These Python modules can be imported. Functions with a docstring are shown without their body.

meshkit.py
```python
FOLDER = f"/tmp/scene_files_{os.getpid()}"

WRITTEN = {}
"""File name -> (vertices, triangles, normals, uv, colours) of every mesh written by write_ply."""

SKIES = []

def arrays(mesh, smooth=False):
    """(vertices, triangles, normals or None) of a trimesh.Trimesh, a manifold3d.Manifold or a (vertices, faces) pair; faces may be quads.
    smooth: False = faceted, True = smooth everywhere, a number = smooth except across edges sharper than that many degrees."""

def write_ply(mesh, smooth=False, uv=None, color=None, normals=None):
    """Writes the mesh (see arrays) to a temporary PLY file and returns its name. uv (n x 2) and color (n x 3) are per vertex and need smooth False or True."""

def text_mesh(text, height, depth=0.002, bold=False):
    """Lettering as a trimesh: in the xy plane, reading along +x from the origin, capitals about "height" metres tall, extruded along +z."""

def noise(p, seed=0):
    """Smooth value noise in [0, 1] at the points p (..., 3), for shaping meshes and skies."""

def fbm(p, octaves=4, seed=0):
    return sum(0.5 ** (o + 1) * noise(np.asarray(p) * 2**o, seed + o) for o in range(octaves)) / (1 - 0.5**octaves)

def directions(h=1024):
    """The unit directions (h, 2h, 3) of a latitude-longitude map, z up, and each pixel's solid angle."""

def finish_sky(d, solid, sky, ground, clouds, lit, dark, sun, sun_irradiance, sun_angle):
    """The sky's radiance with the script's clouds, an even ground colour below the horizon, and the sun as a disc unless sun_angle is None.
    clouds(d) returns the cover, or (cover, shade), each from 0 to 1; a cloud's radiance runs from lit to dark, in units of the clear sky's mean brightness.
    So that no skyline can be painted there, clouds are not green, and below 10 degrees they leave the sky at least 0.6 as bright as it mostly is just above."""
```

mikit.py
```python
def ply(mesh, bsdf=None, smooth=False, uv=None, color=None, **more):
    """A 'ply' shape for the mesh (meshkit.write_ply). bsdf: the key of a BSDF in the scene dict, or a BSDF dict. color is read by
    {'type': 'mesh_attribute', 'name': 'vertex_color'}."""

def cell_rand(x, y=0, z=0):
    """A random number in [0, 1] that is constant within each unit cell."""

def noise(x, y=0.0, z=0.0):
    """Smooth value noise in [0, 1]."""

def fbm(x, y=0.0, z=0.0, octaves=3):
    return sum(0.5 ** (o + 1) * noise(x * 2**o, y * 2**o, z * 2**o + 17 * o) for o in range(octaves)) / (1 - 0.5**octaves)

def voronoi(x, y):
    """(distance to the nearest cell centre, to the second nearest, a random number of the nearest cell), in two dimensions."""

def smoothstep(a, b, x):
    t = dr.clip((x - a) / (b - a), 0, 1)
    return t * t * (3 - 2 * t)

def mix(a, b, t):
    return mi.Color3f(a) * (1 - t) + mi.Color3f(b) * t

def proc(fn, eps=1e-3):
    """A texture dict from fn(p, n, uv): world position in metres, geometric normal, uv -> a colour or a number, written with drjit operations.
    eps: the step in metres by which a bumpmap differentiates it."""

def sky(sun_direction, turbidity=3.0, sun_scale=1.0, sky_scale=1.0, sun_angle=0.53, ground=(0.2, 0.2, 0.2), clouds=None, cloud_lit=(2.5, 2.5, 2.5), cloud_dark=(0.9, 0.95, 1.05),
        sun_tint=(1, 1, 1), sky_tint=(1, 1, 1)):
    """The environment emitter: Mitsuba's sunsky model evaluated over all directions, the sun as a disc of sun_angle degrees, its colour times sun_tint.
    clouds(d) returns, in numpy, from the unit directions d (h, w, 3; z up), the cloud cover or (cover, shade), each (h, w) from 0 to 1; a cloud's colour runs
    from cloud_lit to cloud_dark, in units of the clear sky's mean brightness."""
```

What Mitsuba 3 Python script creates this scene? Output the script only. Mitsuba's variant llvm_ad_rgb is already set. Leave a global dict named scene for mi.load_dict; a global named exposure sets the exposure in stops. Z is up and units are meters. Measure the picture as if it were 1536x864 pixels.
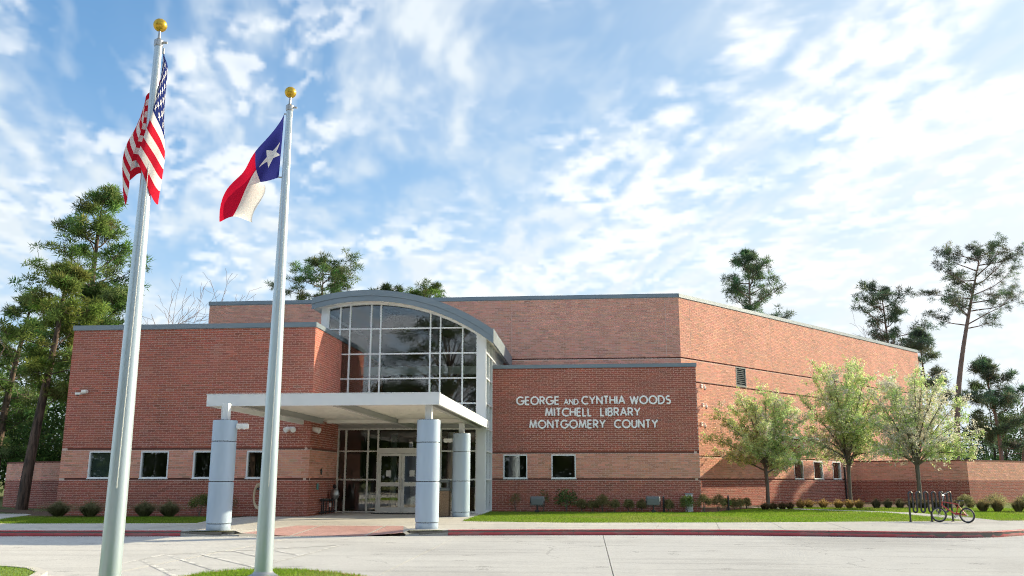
import math, random
import numpy as np, trimesh, drjit as dr, mitsuba as mi, mikit, meshkit
from shapely.geometry import Polygon, LineString, Point, box as sbox, MultiPolygon
from shapely import affinity
from shapely.ops import unary_union
T = mi.ScalarTransform4f
rnd = random.Random(7)
rng = np.random.default_rng(7)

# ------------------------------------------------------------------ camera, sky, exposure
scene, labels = {}, {}
CAM = np.array([11.25, -35.14, 1.40])
FW = np.array([-0.0889, 0.99604, 0.0])
PITCH = math.atan(288 / 1330)
look = CAM + FW * math.cos(PITCH) + np.array([0, 0, math.sin(PITCH)])
scene['camera'] = {'type': 'perspective', 'fov': 60.0, 'fov_axis': 'x', 'near_clip': 0.1, 'far_clip': 6000.0,
                   'to_world': T().look_at(origin=CAM.tolist(), target=look.tolist(), up=[0, 0, 1])}
exposure = 2.85
_e = math.radians(24)
SUN = [0.86 * math.cos(_e), 0.51 * math.cos(_e), math.sin(_e)]


def clouds(d):
    z = np.maximum(d[..., 2], 0.02)
    right = d[..., 0] * FW[1] - d[..., 1] * FW[0]
    fwd = d[..., 0] * FW[0] + d[..., 1] * FW[1]
    el = np.degrees(np.arcsin(np.clip(d[..., 2], -1, 1)))
    az = np.degrees(np.arctan2(right, fwd))
    q = 1 / (z + 0.07)
    px, py = right * q, fwd * q                      # the cloud layer seen as a plane; streaks run away from the camera
    f = lambda a, b, c, o, s: meshkit.fbm(np.stack([a, b, 0 * a + c], -1), o, s)
    px = px + 0.16 * py
    w1, w2 = f(px * 1.1, py * .6, 1, 5, 3) - .5, f(px * 1.1, py * .6, 7, 5, 5) - .5
    st = f(px * 3.6 + w1 * 2.2, py * 1.15 + w2 * 1.6, 5, 6, 11)
    fine = f(px * 17 + w1 * 7, py * 6 + w2 * 5, 3, 4, 41)
    big = f(px * 1.3 + 3.3, py * .8 + w1, 9, 4, 23)
    puff = f(px * 19 + w1 * 8, py * 15 + w2 * 8, 2, 5, 31)
    puff2 = f(px * 4.2 + w2 * 3, py * 3.2 + w1 * 3, 12, 6, 37)
    sun = np.clip((d @ np.asarray(SUN)), 0, 1)
    veil = np.clip(.06 + .78 * sun ** 2.4 + .95 * np.exp(-np.maximum(el - 2, 0) / 12.0), 0, .92) * (.62 + .8 * f(px * 1.2, py * .6, 21, 5, 61))
    t = st * .62 + fine * .26 + big * .24
    wisp = np.clip((t - .46 + .10 * veil) / .30, 0, 1) * (.55 + .9 * np.clip((fine - .3) / .4, 0, 1))
    mask = np.clip((-.0 + big * .30 + puff2 * .70 - .455 + .06 * veil) / .12, 0, 1)
    flock = mask * np.clip((puff - .44) / .18, 0, 1)
    body = np.clip((puff2 - .60 + .24 * sun ** 2) / .16, 0, 1) * np.clip((puff - .25) / .3, 0, 1)
    cum = np.clip((f(az * .16, el * .40, 2, 5, 51) - .45 - np.abs(el - 8.6) * .10) / .10, 0, 1)
    hi = np.clip((el - 5) / 9, 0, 1)
    flock, body = flock * (.25 + .75 * hi), body * (.35 + .65 * hi)
    veil = np.maximum(veil, .9 * np.clip(1 - el / 6.0, 0, 1))
    cover = 1 - (1 - np.clip(veil, 0, .92)) * (1 - .78 * wisp) * (1 - .66 * flock) * (1 - .70 * body)
    cover = np.clip(np.maximum(cover, .92 * cum), 0, 1)
    lit = np.maximum(np.maximum(flock, body), cum)
    shade = np.clip(.80 - .62 * lit - .45 * sun ** 2 + .4 * (fine - .5), 0, 1)
    return cover, shade


scene['sky'] = mikit.sky(SUN, turbidity=3, sun_scale=1.0, sky_scale=1.0, clouds=clouds, cloud_lit=(3.2, 3.3, 3.36), cloud_dark=(2.3, 2.6, 2.82),
                         ground=(0.3, 0.29, 0.26), sun_tint=(0.88, 1.0, 1.14), sky_tint=(0.13, 0.60, 0.88))
labels['sky'] = {'kind': 'structure'}


# ------------------------------------------------------------------ mesh helpers
class MB:
    def __init__(self):
        self.v, self.f, self.c, self.n = [], [], [], 0

    def add(self, v, f, col=None):
        v = np.asarray(v, float); f = np.asarray(f, int)
        if f.shape[1] == 4:
            f = np.vstack([f[:, [0, 1, 2]], f[:, [0, 2, 3]]])
        self.v.append(v); self.f.append(f + self.n); self.n += len(v)
        if col is not None:
            self.c.append(np.tile(np.asarray(col, float), (len(v), 1)) if np.ndim(col) == 1 else np.asarray(col))
        return self

    def tm(self, m, col=None):
        return self.add(m.vertices, m.faces, col)

    def box(self, x0, x1, y0, y1, z0, z1, bev=0.0, col=None):
        if bev:
            b = min(bev, .49 * (x1 - x0), .49 * (y1 - y0), .49 * (z1 - z0))
            p = []
            for sx in (0, 1):
                for sy in (0, 1):
                    for sz in (0, 1):
                        X, Y, Z = (x0, x1)[sx], (y0, y1)[sy], (z0, z1)[sz]
                        ix, iy, iz = X + b * (1 - 2 * sx), Y + b * (1 - 2 * sy), Z + b * (1 - 2 * sz)
                        p += [(X, iy, iz), (ix, Y, iz), (ix, iy, Z)]
            return self.tm(trimesh.convex.convex_hull(np.array(p)), col)
        v = [(x, y, z) for x in (x0, x1) for y in (y0, y1) for z in (z0, z1)]
        f = [[0, 1, 3, 2], [4, 6, 7, 5], [0, 4, 5, 1], [2, 3, 7, 6], [0, 2, 6, 4], [1, 5, 7, 3]]
        return self.add(v, f, col)

    def tube(self, pts, r, sides=8, cap=True, col=None):
        p = np.asarray(pts, float); n = len(p)
        r = np.broadcast_to(np.asarray(r, float), (n,))
        t = np.gradient(p, axis=0); t /= np.linalg.norm(t, axis=1, keepdims=True) + 1e-12
        a = np.cross(t[0], [0, 0, 1.0] if abs(t[0][2]) < .9 else [1.0, 0, 0]); a /= np.linalg.norm(a)
        A = []
        for i in range(n):
            a = a - t[i] * (a @ t[i]); a /= np.linalg.norm(a) + 1e-12; A.append(a)
        A = np.array(A); B = np.cross(t, A); g = np.arange(sides) * 2 * np.pi / sides
        v = (p[:, None] + r[:, None, None] * (np.cos(g)[None, :, None] * A[:, None] + np.sin(g)[None, :, None] * B[:, None])).reshape(-1, 3)
        i, j = np.meshgrid(np.arange(n - 1), np.arange(sides), indexing='ij')
        q = np.stack([i * sides + j, i * sides + (j + 1) % sides, (i + 1) * sides + (j + 1) % sides, (i + 1) * sides + j], -1).reshape(-1, 4)
        f = np.vstack([q[:, [0, 1, 2]], q[:, [0, 2, 3]]])
        if cap:
            v = np.vstack([v, p[:1], p[-1:]]); k = np.arange(sides)
            f = np.vstack([f, np.stack([(k + 1) % sides, k, k * 0 + n * sides], 1), np.stack([(n - 1) * sides + k, (n - 1) * sides + (k + 1) % sides, k * 0 + n * sides + 1], 1)])
        return self.add(v, f, col)

    def lathe(self, c, prof, sides=40, col=None):     # prof: (r, z) from bottom to top about a vertical axis
        pr = np.asarray(prof, float); g = np.arange(sides) * 2 * np.pi / sides
        v = np.stack([c[0] + pr[:, :1] * np.cos(g), c[1] + pr[:, :1] * np.sin(g), c[2] + pr[:, 1:] + 0 * g], -1).reshape(-1, 3)
        n = len(pr); i, j = np.meshgrid(np.arange(n - 1), np.arange(sides), indexing='ij')
        q = np.stack([i * sides + j, i * sides + (j + 1) % sides, (i + 1) * sides + (j + 1) % sides, (i + 1) * sides + j], -1).reshape(-1, 4)
        return self.add(v, q, col)

    def ball(self, c, r, sub=2, sc=(1, 1, 1), col=None):
        m = trimesh.creation.icosphere(sub, 1.0)
        return self.add(m.vertices * np.asarray(sc) * r + np.asarray(c), m.faces, col)

    def prism(self, poly, z0, z1, col=None):          # horizontal polygon, extruded upward
        for g in getattr(poly, 'geoms', [poly]):
            if g.geom_type == 'Polygon' and g.area > 1e-5:
                m = trimesh.creation.extrude_polygon(g, z1 - z0, engine='earcut'); m.apply_translation([0, 0, z0]); self.tm(m, col)
        return self

    def flat(self, poly, z):
        for g in getattr(poly, 'geoms', [poly]):
            if g.geom_type == 'Polygon' and g.area > 1e-5:
                v, f = trimesh.creation.triangulate_polygon(g, engine='earcut')
                v3 = np.column_stack([v, np.full(len(v), z)])
                f = np.asarray(f); a = v[f]; cr = np.cross(a[:, 1] - a[:, 0], a[:, 2] - a[:, 0]); f[cr < 0] = f[cr < 0][:, ::-1]
                self.add(v3, f)
        return self

    def upright(self, poly, o, d, t0, t1, col=None):  # polygon in (s, z) of the vertical plane through o along d, from t0 to t1 along its outward normal
        d = np.asarray(d, float); nrm = np.array([d[1], -d[0]])
        for g in getattr(poly, 'geoms', [poly]):
            if g.geom_type == 'Polygon' and g.area > 1e-6:
                m = trimesh.creation.extrude_polygon(g, t1 - t0, engine='earcut'); p = np.array(m.vertices)
                t = p[:, 2] + t0
                v = np.column_stack([o[0] + d[0] * p[:, 0] + nrm[0] * t, o[1] + d[1] * p[:, 0] + nrm[1] * t, p[:, 1]])
                self.add(v, m.faces, col)
        return self

    def mesh(self):
        return trimesh.Trimesh(np.vstack(self.v), np.vstack(self.f), process=False)


def key_for(key):
    if key not in scene and key not in labels:
        return key
    i = 1
    while f'{key}_{i:03d}' in scene or f'{key}_{i:03d}' in labels:
        i += 1
    return f'{key}_{i:03d}'


def put(key, mb, bsdf, smooth=False, uv=None, to=None):
    key = key_for(key)
    if isinstance(mb, dict):
        scene[key] = dict(mb)
    else:
        m = mb.mesh() if isinstance(mb, MB) else mb
        col = np.vstack(mb.c) if isinstance(mb, MB) and mb.c else None
        if col is not None and smooth not in (True, False):
            smooth = True
        scene[key] = mikit.ply(m, bsdf, smooth=smooth, uv=uv, color=col)
    if to is not None:
        scene[key]['to_world'] = to
    return key


def thing(name, label, cat, group=None):
    key = key_for(name)
    labels[key] = {'label': label, 'category': cat}
    if group:
        labels[key]['group'] = group
    return key


def struct(key, mb, bsdf, smooth=False):
    key = put(key, mb, bsdf, smooth); labels[key] = {'kind': 'structure'}
    return key


def stuff(key, mb, bsdf, label=None, cat=None, smooth=False):
    key = put(key, mb, bsdf, smooth); labels[key] = {'kind': 'stuff'}
    if label:
        labels[key].update(label=label, category=cat)
    return key


# ------------------------------------------------------------------ materials
P, N2, F2, V2, CR, SS, MX = mikit.proc, mikit.noise, mikit.fbm, mikit.voronoi, mikit.cell_rand, mikit.smoothstep, mikit.mix


def rgb(r, g, b): return {'type': 'rgb', 'value': [r, g, b]}


def pr(key, col, rough=0.6, two=True, **kw):
    b = {'type': 'principled', 'base_color': rgb(*col) if isinstance(col, tuple) else col, 'roughness': rough, **kw}
    scene[key] = {'type': 'twosided', 'nested': b} if two else b


def bump(key, col, hfn, scale, rough=0.8, eps=0.004, **kw):
    b = {'type': 'principled', 'base_color': col, 'roughness': rough, **kw}
    scene[key] = {'type': 'twosided', 'nested': {'type': 'bumpmap', 'arbitrary': P(hfn, eps), 'scale': scale, 'bsdf': b}}


VC = {'type': 'mesh_attribute', 'name': 'vertex_color'}
pr('m_brick', VC, 0.85)
pr('m_mortar', P(lambda p, n, uv: MX([.56, .42, .36], [.66, .52, .46], F2(p.x * 3 + p.y * 3, p.z * 3, 1.0))), 0.95)
pr('m_reveal', (.17, .07, .057), 0.9)
pr('m_vertex', VC, 0.8)
pr('m_coping', P(lambda p, n, uv: MX([.17, .215, .25], [.22, .265, .30], F2(p.x * .8 + p.y * .8, p.z * 6, 4.0))), 0.42, metallic=0.35)
pr('m_white_metal', P(lambda p, n, uv: MX([.66, .69, .71], [.74, .76, .77], F2(p.x * 2, p.y * 2, p.z * 1.2))), 0.38)
pr('m_soffit', P(lambda p, n, uv: MX([.60, .58, .54], [.68, .66, .62], F2(p.x * 2, p.y * .7, 2.0))), 0.55)
pr('m_beam', (.34, .345, .34), 0.6)
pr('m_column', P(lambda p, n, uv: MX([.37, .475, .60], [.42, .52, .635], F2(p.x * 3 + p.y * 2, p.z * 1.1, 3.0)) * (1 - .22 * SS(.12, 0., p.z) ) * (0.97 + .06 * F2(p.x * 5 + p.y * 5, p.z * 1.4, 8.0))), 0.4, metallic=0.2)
pr('m_joint', (.10, .12, .14), 0.6)
pr('m_pole', P(lambda p, n, uv: MX([.47, .565, .63], [.52, .605, .66], F2(p.x * 12 + p.y * 12, p.z * 1.2, 1.0))), 0.32, metallic=0.55)
pr('m_gold', (.62, .40, .05), 0.33, metallic=0.85)
pr('m_black', (.025, .025, .028), 0.45)
pr('m_rack', (.028, .03, .036), 0.38, clearcoat=0.4)
pr('m_steel', (.42, .43, .44), 0.35, metallic=0.8)
pr('m_lamp_grey', (.13, .15, .16), 0.5)
pr('m_cream', (.76, .75, .71), 0.45)
pr('m_red_paint', (.38, .03, .028), 0.35, clearcoat=0.5)
pr('m_trash', P(lambda p, n, uv: MX([.30, .21, .14], [.16, .11, .075], SS(.35, .65, F2(p.x * 60, p.y * 60, p.z * 60)))), 0.9)
pr('m_hose', (.62, .53, .37), 0.6)
pr('m_teal', (.10, .38, .38), 0.5)
pr('m_paper', (.72, .72, .70), 0.7)
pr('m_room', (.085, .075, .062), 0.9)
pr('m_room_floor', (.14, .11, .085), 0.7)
pr('m_blind', (.20, .23, .22), 0.8)
pr('m_bark_pine', P(lambda p, n, uv: MX([.045, .034, .028], [.15, .105, .080], SS(.3, .75, F2(p.x * 9 + p.y * 7, p.z * 2.2, p.y * 9)))), 0.95)
pr('m_bark_far', P(lambda p, n, uv: MX([.15, .10, .085], [.28, .20, .17], F2(p.x * 4, p.y * 4, p.z * .9))), 0.95)
pr('m_bark_pear', P(lambda p, n, uv: MX([.085, .075, .065], [.20, .18, .155], F2(p.x * 22 + p.y * 18, p.z * 4, 2.0))), 0.9)
scene['m_glass'] = {'type': 'thindielectric', 'int_ior': 1.75, 'specular_transmittance': rgb(.40, .48, .46)}
scene['m_leaf'] = {'type': 'principledthin', 'base_color': VC, 'roughness': 0.5, 'diff_trans': 0.9}
scene['m_needle'] = {'type': 'principledthin', 'base_color': VC, 'roughness': 0.55, 'diff_trans': 0.8}
pr('m_mulch', P(lambda p, n, uv: MX([.035, .022, .015], [.12, .078, .05], F2(p.x * 14, p.y * 14, 1.0, 4))), 0.95)
pr('m_grass_base', P(lambda p, n, uv: MX(MX([.085, .13, .022], [.12, .20, .03], F2(p.x * 3, p.y * 3, 1.0)), [.20, .19, .06], SS(.50, .75, F2(p.x * .7, p.y * .7, 7.0)) * .55)), 0.95)
pr('m_ground', P(lambda p, n, uv: MX([.045, .07, .018], [.11, .10, .04], F2(p.x * .6, p.y * .6, 1.0, 4))), 0.95)


def _conc(p, base, dark):
    big = F2(p.x * .35, p.y * .35, 3.0, 4)
    streak = F2(p.x * .22 + 4, p.y * 2.6, 9.0, 4)
    fine = N2(p.x * 30, p.y * 30, 1.0)
    c = MX(base, dark, dr.clip(SS(.42, .78, big) * .6 + SS(.5, .8, streak) * .55, 0, 1))
    d1, d2, w = V2(p.x * .8 + 3, p.y * .8)
    c = c * (1 - .30 * SS(.72, .80, w) * SS(.16, .02, d1 + .12 * (fine - .5)))
    wx, wy = p.x + 1.2 * F2(p.x * .8, p.y * .8, 5.0), p.y + 1.2 * F2(p.x * .8, p.y * .8, 11.0)
    e1, e2, ew = V2(wx * .16, wy * .16)
    c = c * (1 - .20 * SS(.012, .003, e2 - e1) * SS(.35, .5, F2(p.x * .25, p.y * .25, 14.0)))
    return c * (0.93 + 0.14 * fine) * (0.95 + .1 * F2(p.x * 5, p.y * 5, 2.0))


pr('m_road', P(lambda p, n, uv: _conc(p, [.375, .37, .358], [.285, .28, .272])), 0.8)
pr('m_walk', P(lambda p, n, uv: _conc(p, [.39, .375, .345], [.30, .287, .265])), 0.85)
pr('m_joint_dirt', (.15, .14, .125), 0.95)


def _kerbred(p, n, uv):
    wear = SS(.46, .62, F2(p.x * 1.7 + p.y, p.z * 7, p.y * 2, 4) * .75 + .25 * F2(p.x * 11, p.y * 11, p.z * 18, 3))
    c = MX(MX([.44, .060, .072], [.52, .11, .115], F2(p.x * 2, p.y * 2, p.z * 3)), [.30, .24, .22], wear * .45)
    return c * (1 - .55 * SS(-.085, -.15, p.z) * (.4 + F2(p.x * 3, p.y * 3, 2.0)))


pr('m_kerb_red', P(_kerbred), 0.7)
pr('m_kerb_grey', P(lambda p, n, uv: _conc(p, [.36, .345, .32], [.19, .18, .17])), 0.9)
bump('m_paver', P(lambda p, n, uv: MX([.37, .205, .185], [.43, .27, .25], F2(p.x * 2, p.y * 2, 3.0)) * (.9 + .2 * CR(dr.floor(p.x * 10), dr.floor(p.y * 10)))),
     lambda p, n, uv: SS(0., .25, dr.abs(p.x * 10 - dr.floor(p.x * 10) - .5) * -1 + .5) * SS(0., .25, dr.abs(p.y * 10 - dr.floor(p.y * 10) - .5) * -1 + .5), .006, 0.85)
pr('m_paint', P(lambda p, n, uv: MX([.50, .49, .47], [.33, .325, .31], SS(.42, .62, F2(p.x * 5, p.y * 5, 2.0, 4)))), 0.7)


# ------------------------------------------------------------------ ground, road, kerb, pavements
KERB = [(-90, -19.8), (-30, -13.3), (-12, -11.3), (-5.5, -10.6), (-1, -10.25), (1.2, -10.08), (5.9, -9.4), (8, -9.0), (11, -8.6), (14, -8.4), (17, -8.5), (19, -8.75), (20.7, -8.95),
        (22.0, -8.7), (23.2, -7.9), (24.6, -6.5), (27, -3.8), (31, 0.5), (40, 9), (90, 52)]
K = np.array(KERB)


def smooth_line(pts, n=400):
    from scipy.interpolate import PchipInterpolator
    p = np.array(pts); s = np.r_[0, np.cumsum(np.linalg.norm(np.diff(p, axis=0), axis=1))]
    q = np.linspace(0, s[-1], n)
    q = np.unique(np.r_[q, np.linspace(s[2], s[-3], n)])
    return np.column_stack([PchipInterpolator(s, p[:, 0])(q), PchipInterpolator(s, p[:, 1])(q)])


KL = smooth_line(KERB)
kerb_line = LineString(KL)
road_poly = Polygon([*KL, (90, -90), (-90, -90)])
land = Polygon([*KL, (90, 160), (-90, 160)])
kerb_back = LineString(KL).buffer(0.16, single_sided=True)          # land side of the line
ramp_poly = Polygon([(1.1, -10.3), (5.95, -9.8), (6.0, -9.2), (5.35, -7.0), (1.95, -7.0), (1.1, -9.8)])
lawn_r = Polygon([(6.66, -3.4), (7.4, -3.75), (10.34, -4.3), (13, -4.05), (15.95, -3.6), (19, -3.0), (22.2, -2.3), (24.2, -1.6), (27, -1.2), (34, 4.2), (60, 27), (60, 40), (34.4, 22.2),
                  (33.5, 20.8), (30, 14.0), (24, 13.4), (20.5, 14.0), (17.4, 8.0), (16.6, 5.6), (6.62, 5.6)])
path_r = LineString([(24.9, -2.6), (25.0, 1.5), (24.6, 6.2), (23.4, 8.3), (21.8, 10.2), (19.0, 14.5)]).buffer(0.62, cap_style=2)
lawn_r = lawn_r.difference(path_r)
lawn_l = Polygon([(-9.9, -4.3), (-9.2, -6.4), (-7.6, -6.6), (-1.9, -5.7), (-2.6, -2.9), (-3.3, -1.3), (-11.0, -1.3)])
path_l = Polygon([(-30, -5.2), (-10.2, -4.6), (-9.4, -1.9), (-10.8, .3), (-12.2, 1.6), (-15, 1.6), (-30, 1.0)])
plaza = Polygon([(-2.45, -6.3), (-2.6, -2.9), (-2.3, -.25), (-.25, -.25), (0, 0), (0, 4.1), (6.62, 4.1), (6.66, -3.4), (7, -6)])
strip_l = Polygon([(-90, -13.0), (-30, -7.6), (-9.5, -6.55), (-7.6, -6.6), (-1.9, -5.7), (7, -3.6), (7.4, -3.75), (7.4, -12), (-90, -25)])
strip_r = Polygon([(6.6, -3.4), (7.4, -3.75), (10.34, -4.3), (13, -4.05), (15.95, -3.6), (19, -3.0), (22.2, -2.3), (24.2, -1.6), (27, -1.2), (34, 4.2), (90, 58), (90, 30), (40, -10), (7, -14)])
walks = unary_union([plaza, strip_l, strip_r, path_r, path_l]).intersection(land).difference(kerb_back).difference(ramp_poly).difference(lawn_r).difference(lawn_l)
struct('ground', MB().flat(land.difference(unary_union([ramp_poly, walks.buffer(-.05), lawn_r, lawn_l])).union(Polygon([(-900, 150), (900, 150), (900, 3000), (-900, 3000)])).union(
    Polygon([(-900, -3000), (900, -3000), (900, -80), (-900, -80)])).union(Polygon([(-900, -82), (-85, -82), (-85, 152), (-900, 152)])).union(Polygon([(85, -82), (900, -82), (900, 152), (85, 152)])), -0.012), 'm_ground')
jd = MB().flat(walks.buffer(.05).difference(ramp_poly), -0.02)
struct('pavement', jd, 'm_joint_dirt')


def cut(poly, lines, w):
    return [g for g in getattr(poly.difference(unary_union([l.buffer(w / 2, cap_style=2) for l in lines])), 'geoms', [poly]) if g.area > .02]


view = Polygon([(-30, -16), (42, -16), (60, 30), (-30, 8)])
jl = []
for i in range(-16, 30):
    x = i * 1.85 + .35
    jl.append(LineString([(x - .9, -14), (x + .35, -2.4)]))
jl += [LineString([(-2.6, -5.0), (6.9, -4.2)]), LineString([(-2.6, -1.6), (6.9, -1.6)]), LineString([(-.2, 1.6), (6.9, 1.6)]), LineString([(0.9, -2), (.9, 4.2)]), LineString([(2.8, -2), (2.8, 4.2)]), LineString([(4.7, -2), (4.7, 4.2)])]
jl += [LineString([(20, y), (27, y)]) for y in np.arange(-.6, 13, 1.7)]
for g in cut(walks.intersection(view), jl, .014):
    put('pavement__slab', MB().prism(g, -0.10, 0.0 + rnd.uniform(-.003, .003)), 'm_walk')
put('pavement__slab', MB().prism(walks.difference(view), -0.10, 0.0), 'm_walk')

# the road: concrete bays with open joints over a dark bed
struct('road', MB().flat(road_poly.buffer(.1), -0.18), 'm_joint_dirt')
rj = [LineString([(7.40, -8), (7.66, -19.7), (8.1, -60)]), LineString([(11.50, -7), (11.56, -20), (11.8, -60)]), LineString([(15.6, -7), (17.4, -13.6), (30, -60)]), LineString([(3.0, -9), (3.35, -60)]),
      LineString([(-1.2, -9), (-1.4, -60)]), LineString([(-6.5, -9), (-7, -60)]), LineString([(-13, -9), (-14, -60)]), LineString([(22, -8), (44, -55)]), LineString([(-60, -23.5), (60, -23.5)]), LineString([(-60, -32), (60, -32)])]
rview = Polygon([(-40, -8), (50, 20), (50, -34), (-40, -34)])
for g in cut(road_poly.intersection(rview), rj, .016):
    put('road__slab', MB().prism(g, -0.3, -0.15 + rnd.uniform(-.002, .002)), 'm_road')
put('road__slab', MB().prism(road_poly.difference(rview), -0.3, -0.15), 'm_road')

# faded hatching paint
for i, (a, b) in enumerate([((2.27, -17.5), (4.5, -20.6)), ((2.36, -16.5), (4.7, -19.5)), ((2.95, -16.2), (5.08, -18.75)), ((3.34, -15.3), (5.1, -17.6)), ((3.9, -14.7), (5.1, -16.2)), ((5.08, -18.9), (5.1, -13.2)), ((2.35, -18.6), (2.15, -16.3)), ((2.15, -16.3), (5.1, -13.2))]):
    struct('road_marking', MB().flat(LineString([a, b]).buffer(.05, cap_style=2), -0.1445), 'm_paint')

# kerb, in cast lengths; flared down at the ramp
struct('kerb', MB().prism(kerb_back.difference(ramp_poly.buffer(.3)).intersection(sbox(-89, -30, 89, 60)), -.3, -.03), 'm_joint_dirt')
L0, step = kerb_line.project(Point(-13, -11.4)), 3.0


def kerb_piece(s0, s1, drop0=0.0, drop1=0.0):
    ss = np.linspace(s0, s1, 9)
    mb = MB(); rows = []
    for s in ss:
        p = np.array(kerb_line.interpolate(s).coords[0]); q = np.array(kerb_line.interpolate(s + .05).coords[0]); t = (q - p) / np.linalg.norm(q - p); nn = np.array([-t[1], t[0]])
        k = (s - s0) / (s1 - s0); h = -(drop0 * (1 - k) + drop1 * k) + .004
        prof = [(-.012, -.28), (-.012, -.15), (.005, h - .03), (.03, h), (.165, h), (.165, -.28)]
        rows.append([(*(p + nn * o), z) for o, z in prof])
    v = np.array(rows); n, m = v.shape[:2]
    i, j = np.meshgrid(np.arange(n - 1), np.arange(m - 1), indexing='ij')
    q = np.stack([i * m + j, (i + 1) * m + j, (i + 1) * m + j + 1, i * m + j + 1], -1).reshape(-1, 4)
    mb.add(v.reshape(-1, 3), q)
    for e in (0, n - 1):
        idx = [e * m + k for k in range(m)]
        mb.f.append(np.array([[idx[0], idx[k], idx[k + 1]] for k in range(1, m - 1)]))
    return mb


sA, sB = kerb_line.project(Point(-.35, -10.2)), kerb_line.project(Point(7.1, -9.15))
sA1, sB1 = kerb_line.project(Point(1.25, -10.05)), kerb_line.project(Point(5.9, -9.4))
s = sA
while s > 40:
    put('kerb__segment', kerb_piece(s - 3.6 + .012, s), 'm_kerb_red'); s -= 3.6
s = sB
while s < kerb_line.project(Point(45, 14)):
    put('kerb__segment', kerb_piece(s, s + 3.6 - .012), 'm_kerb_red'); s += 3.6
put('kerb__segment', kerb_piece(sA + .01, sA1, 0, .13), 'm_kerb_grey'); put('kerb__segment', kerb_piece(sB1, sB - .01, .13, 0), 'm_kerb_grey')

# kerb ramp of red pavers: a middle fall and two flares
rz = lambda x, y: 0.002 - 0.146 * min(1, max(0, (-7.0 - y) / 2.75))


def facet(pts):
    return MB().add([(x, y, z) for x, y, z in pts], [list(range(len(pts)))])


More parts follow.
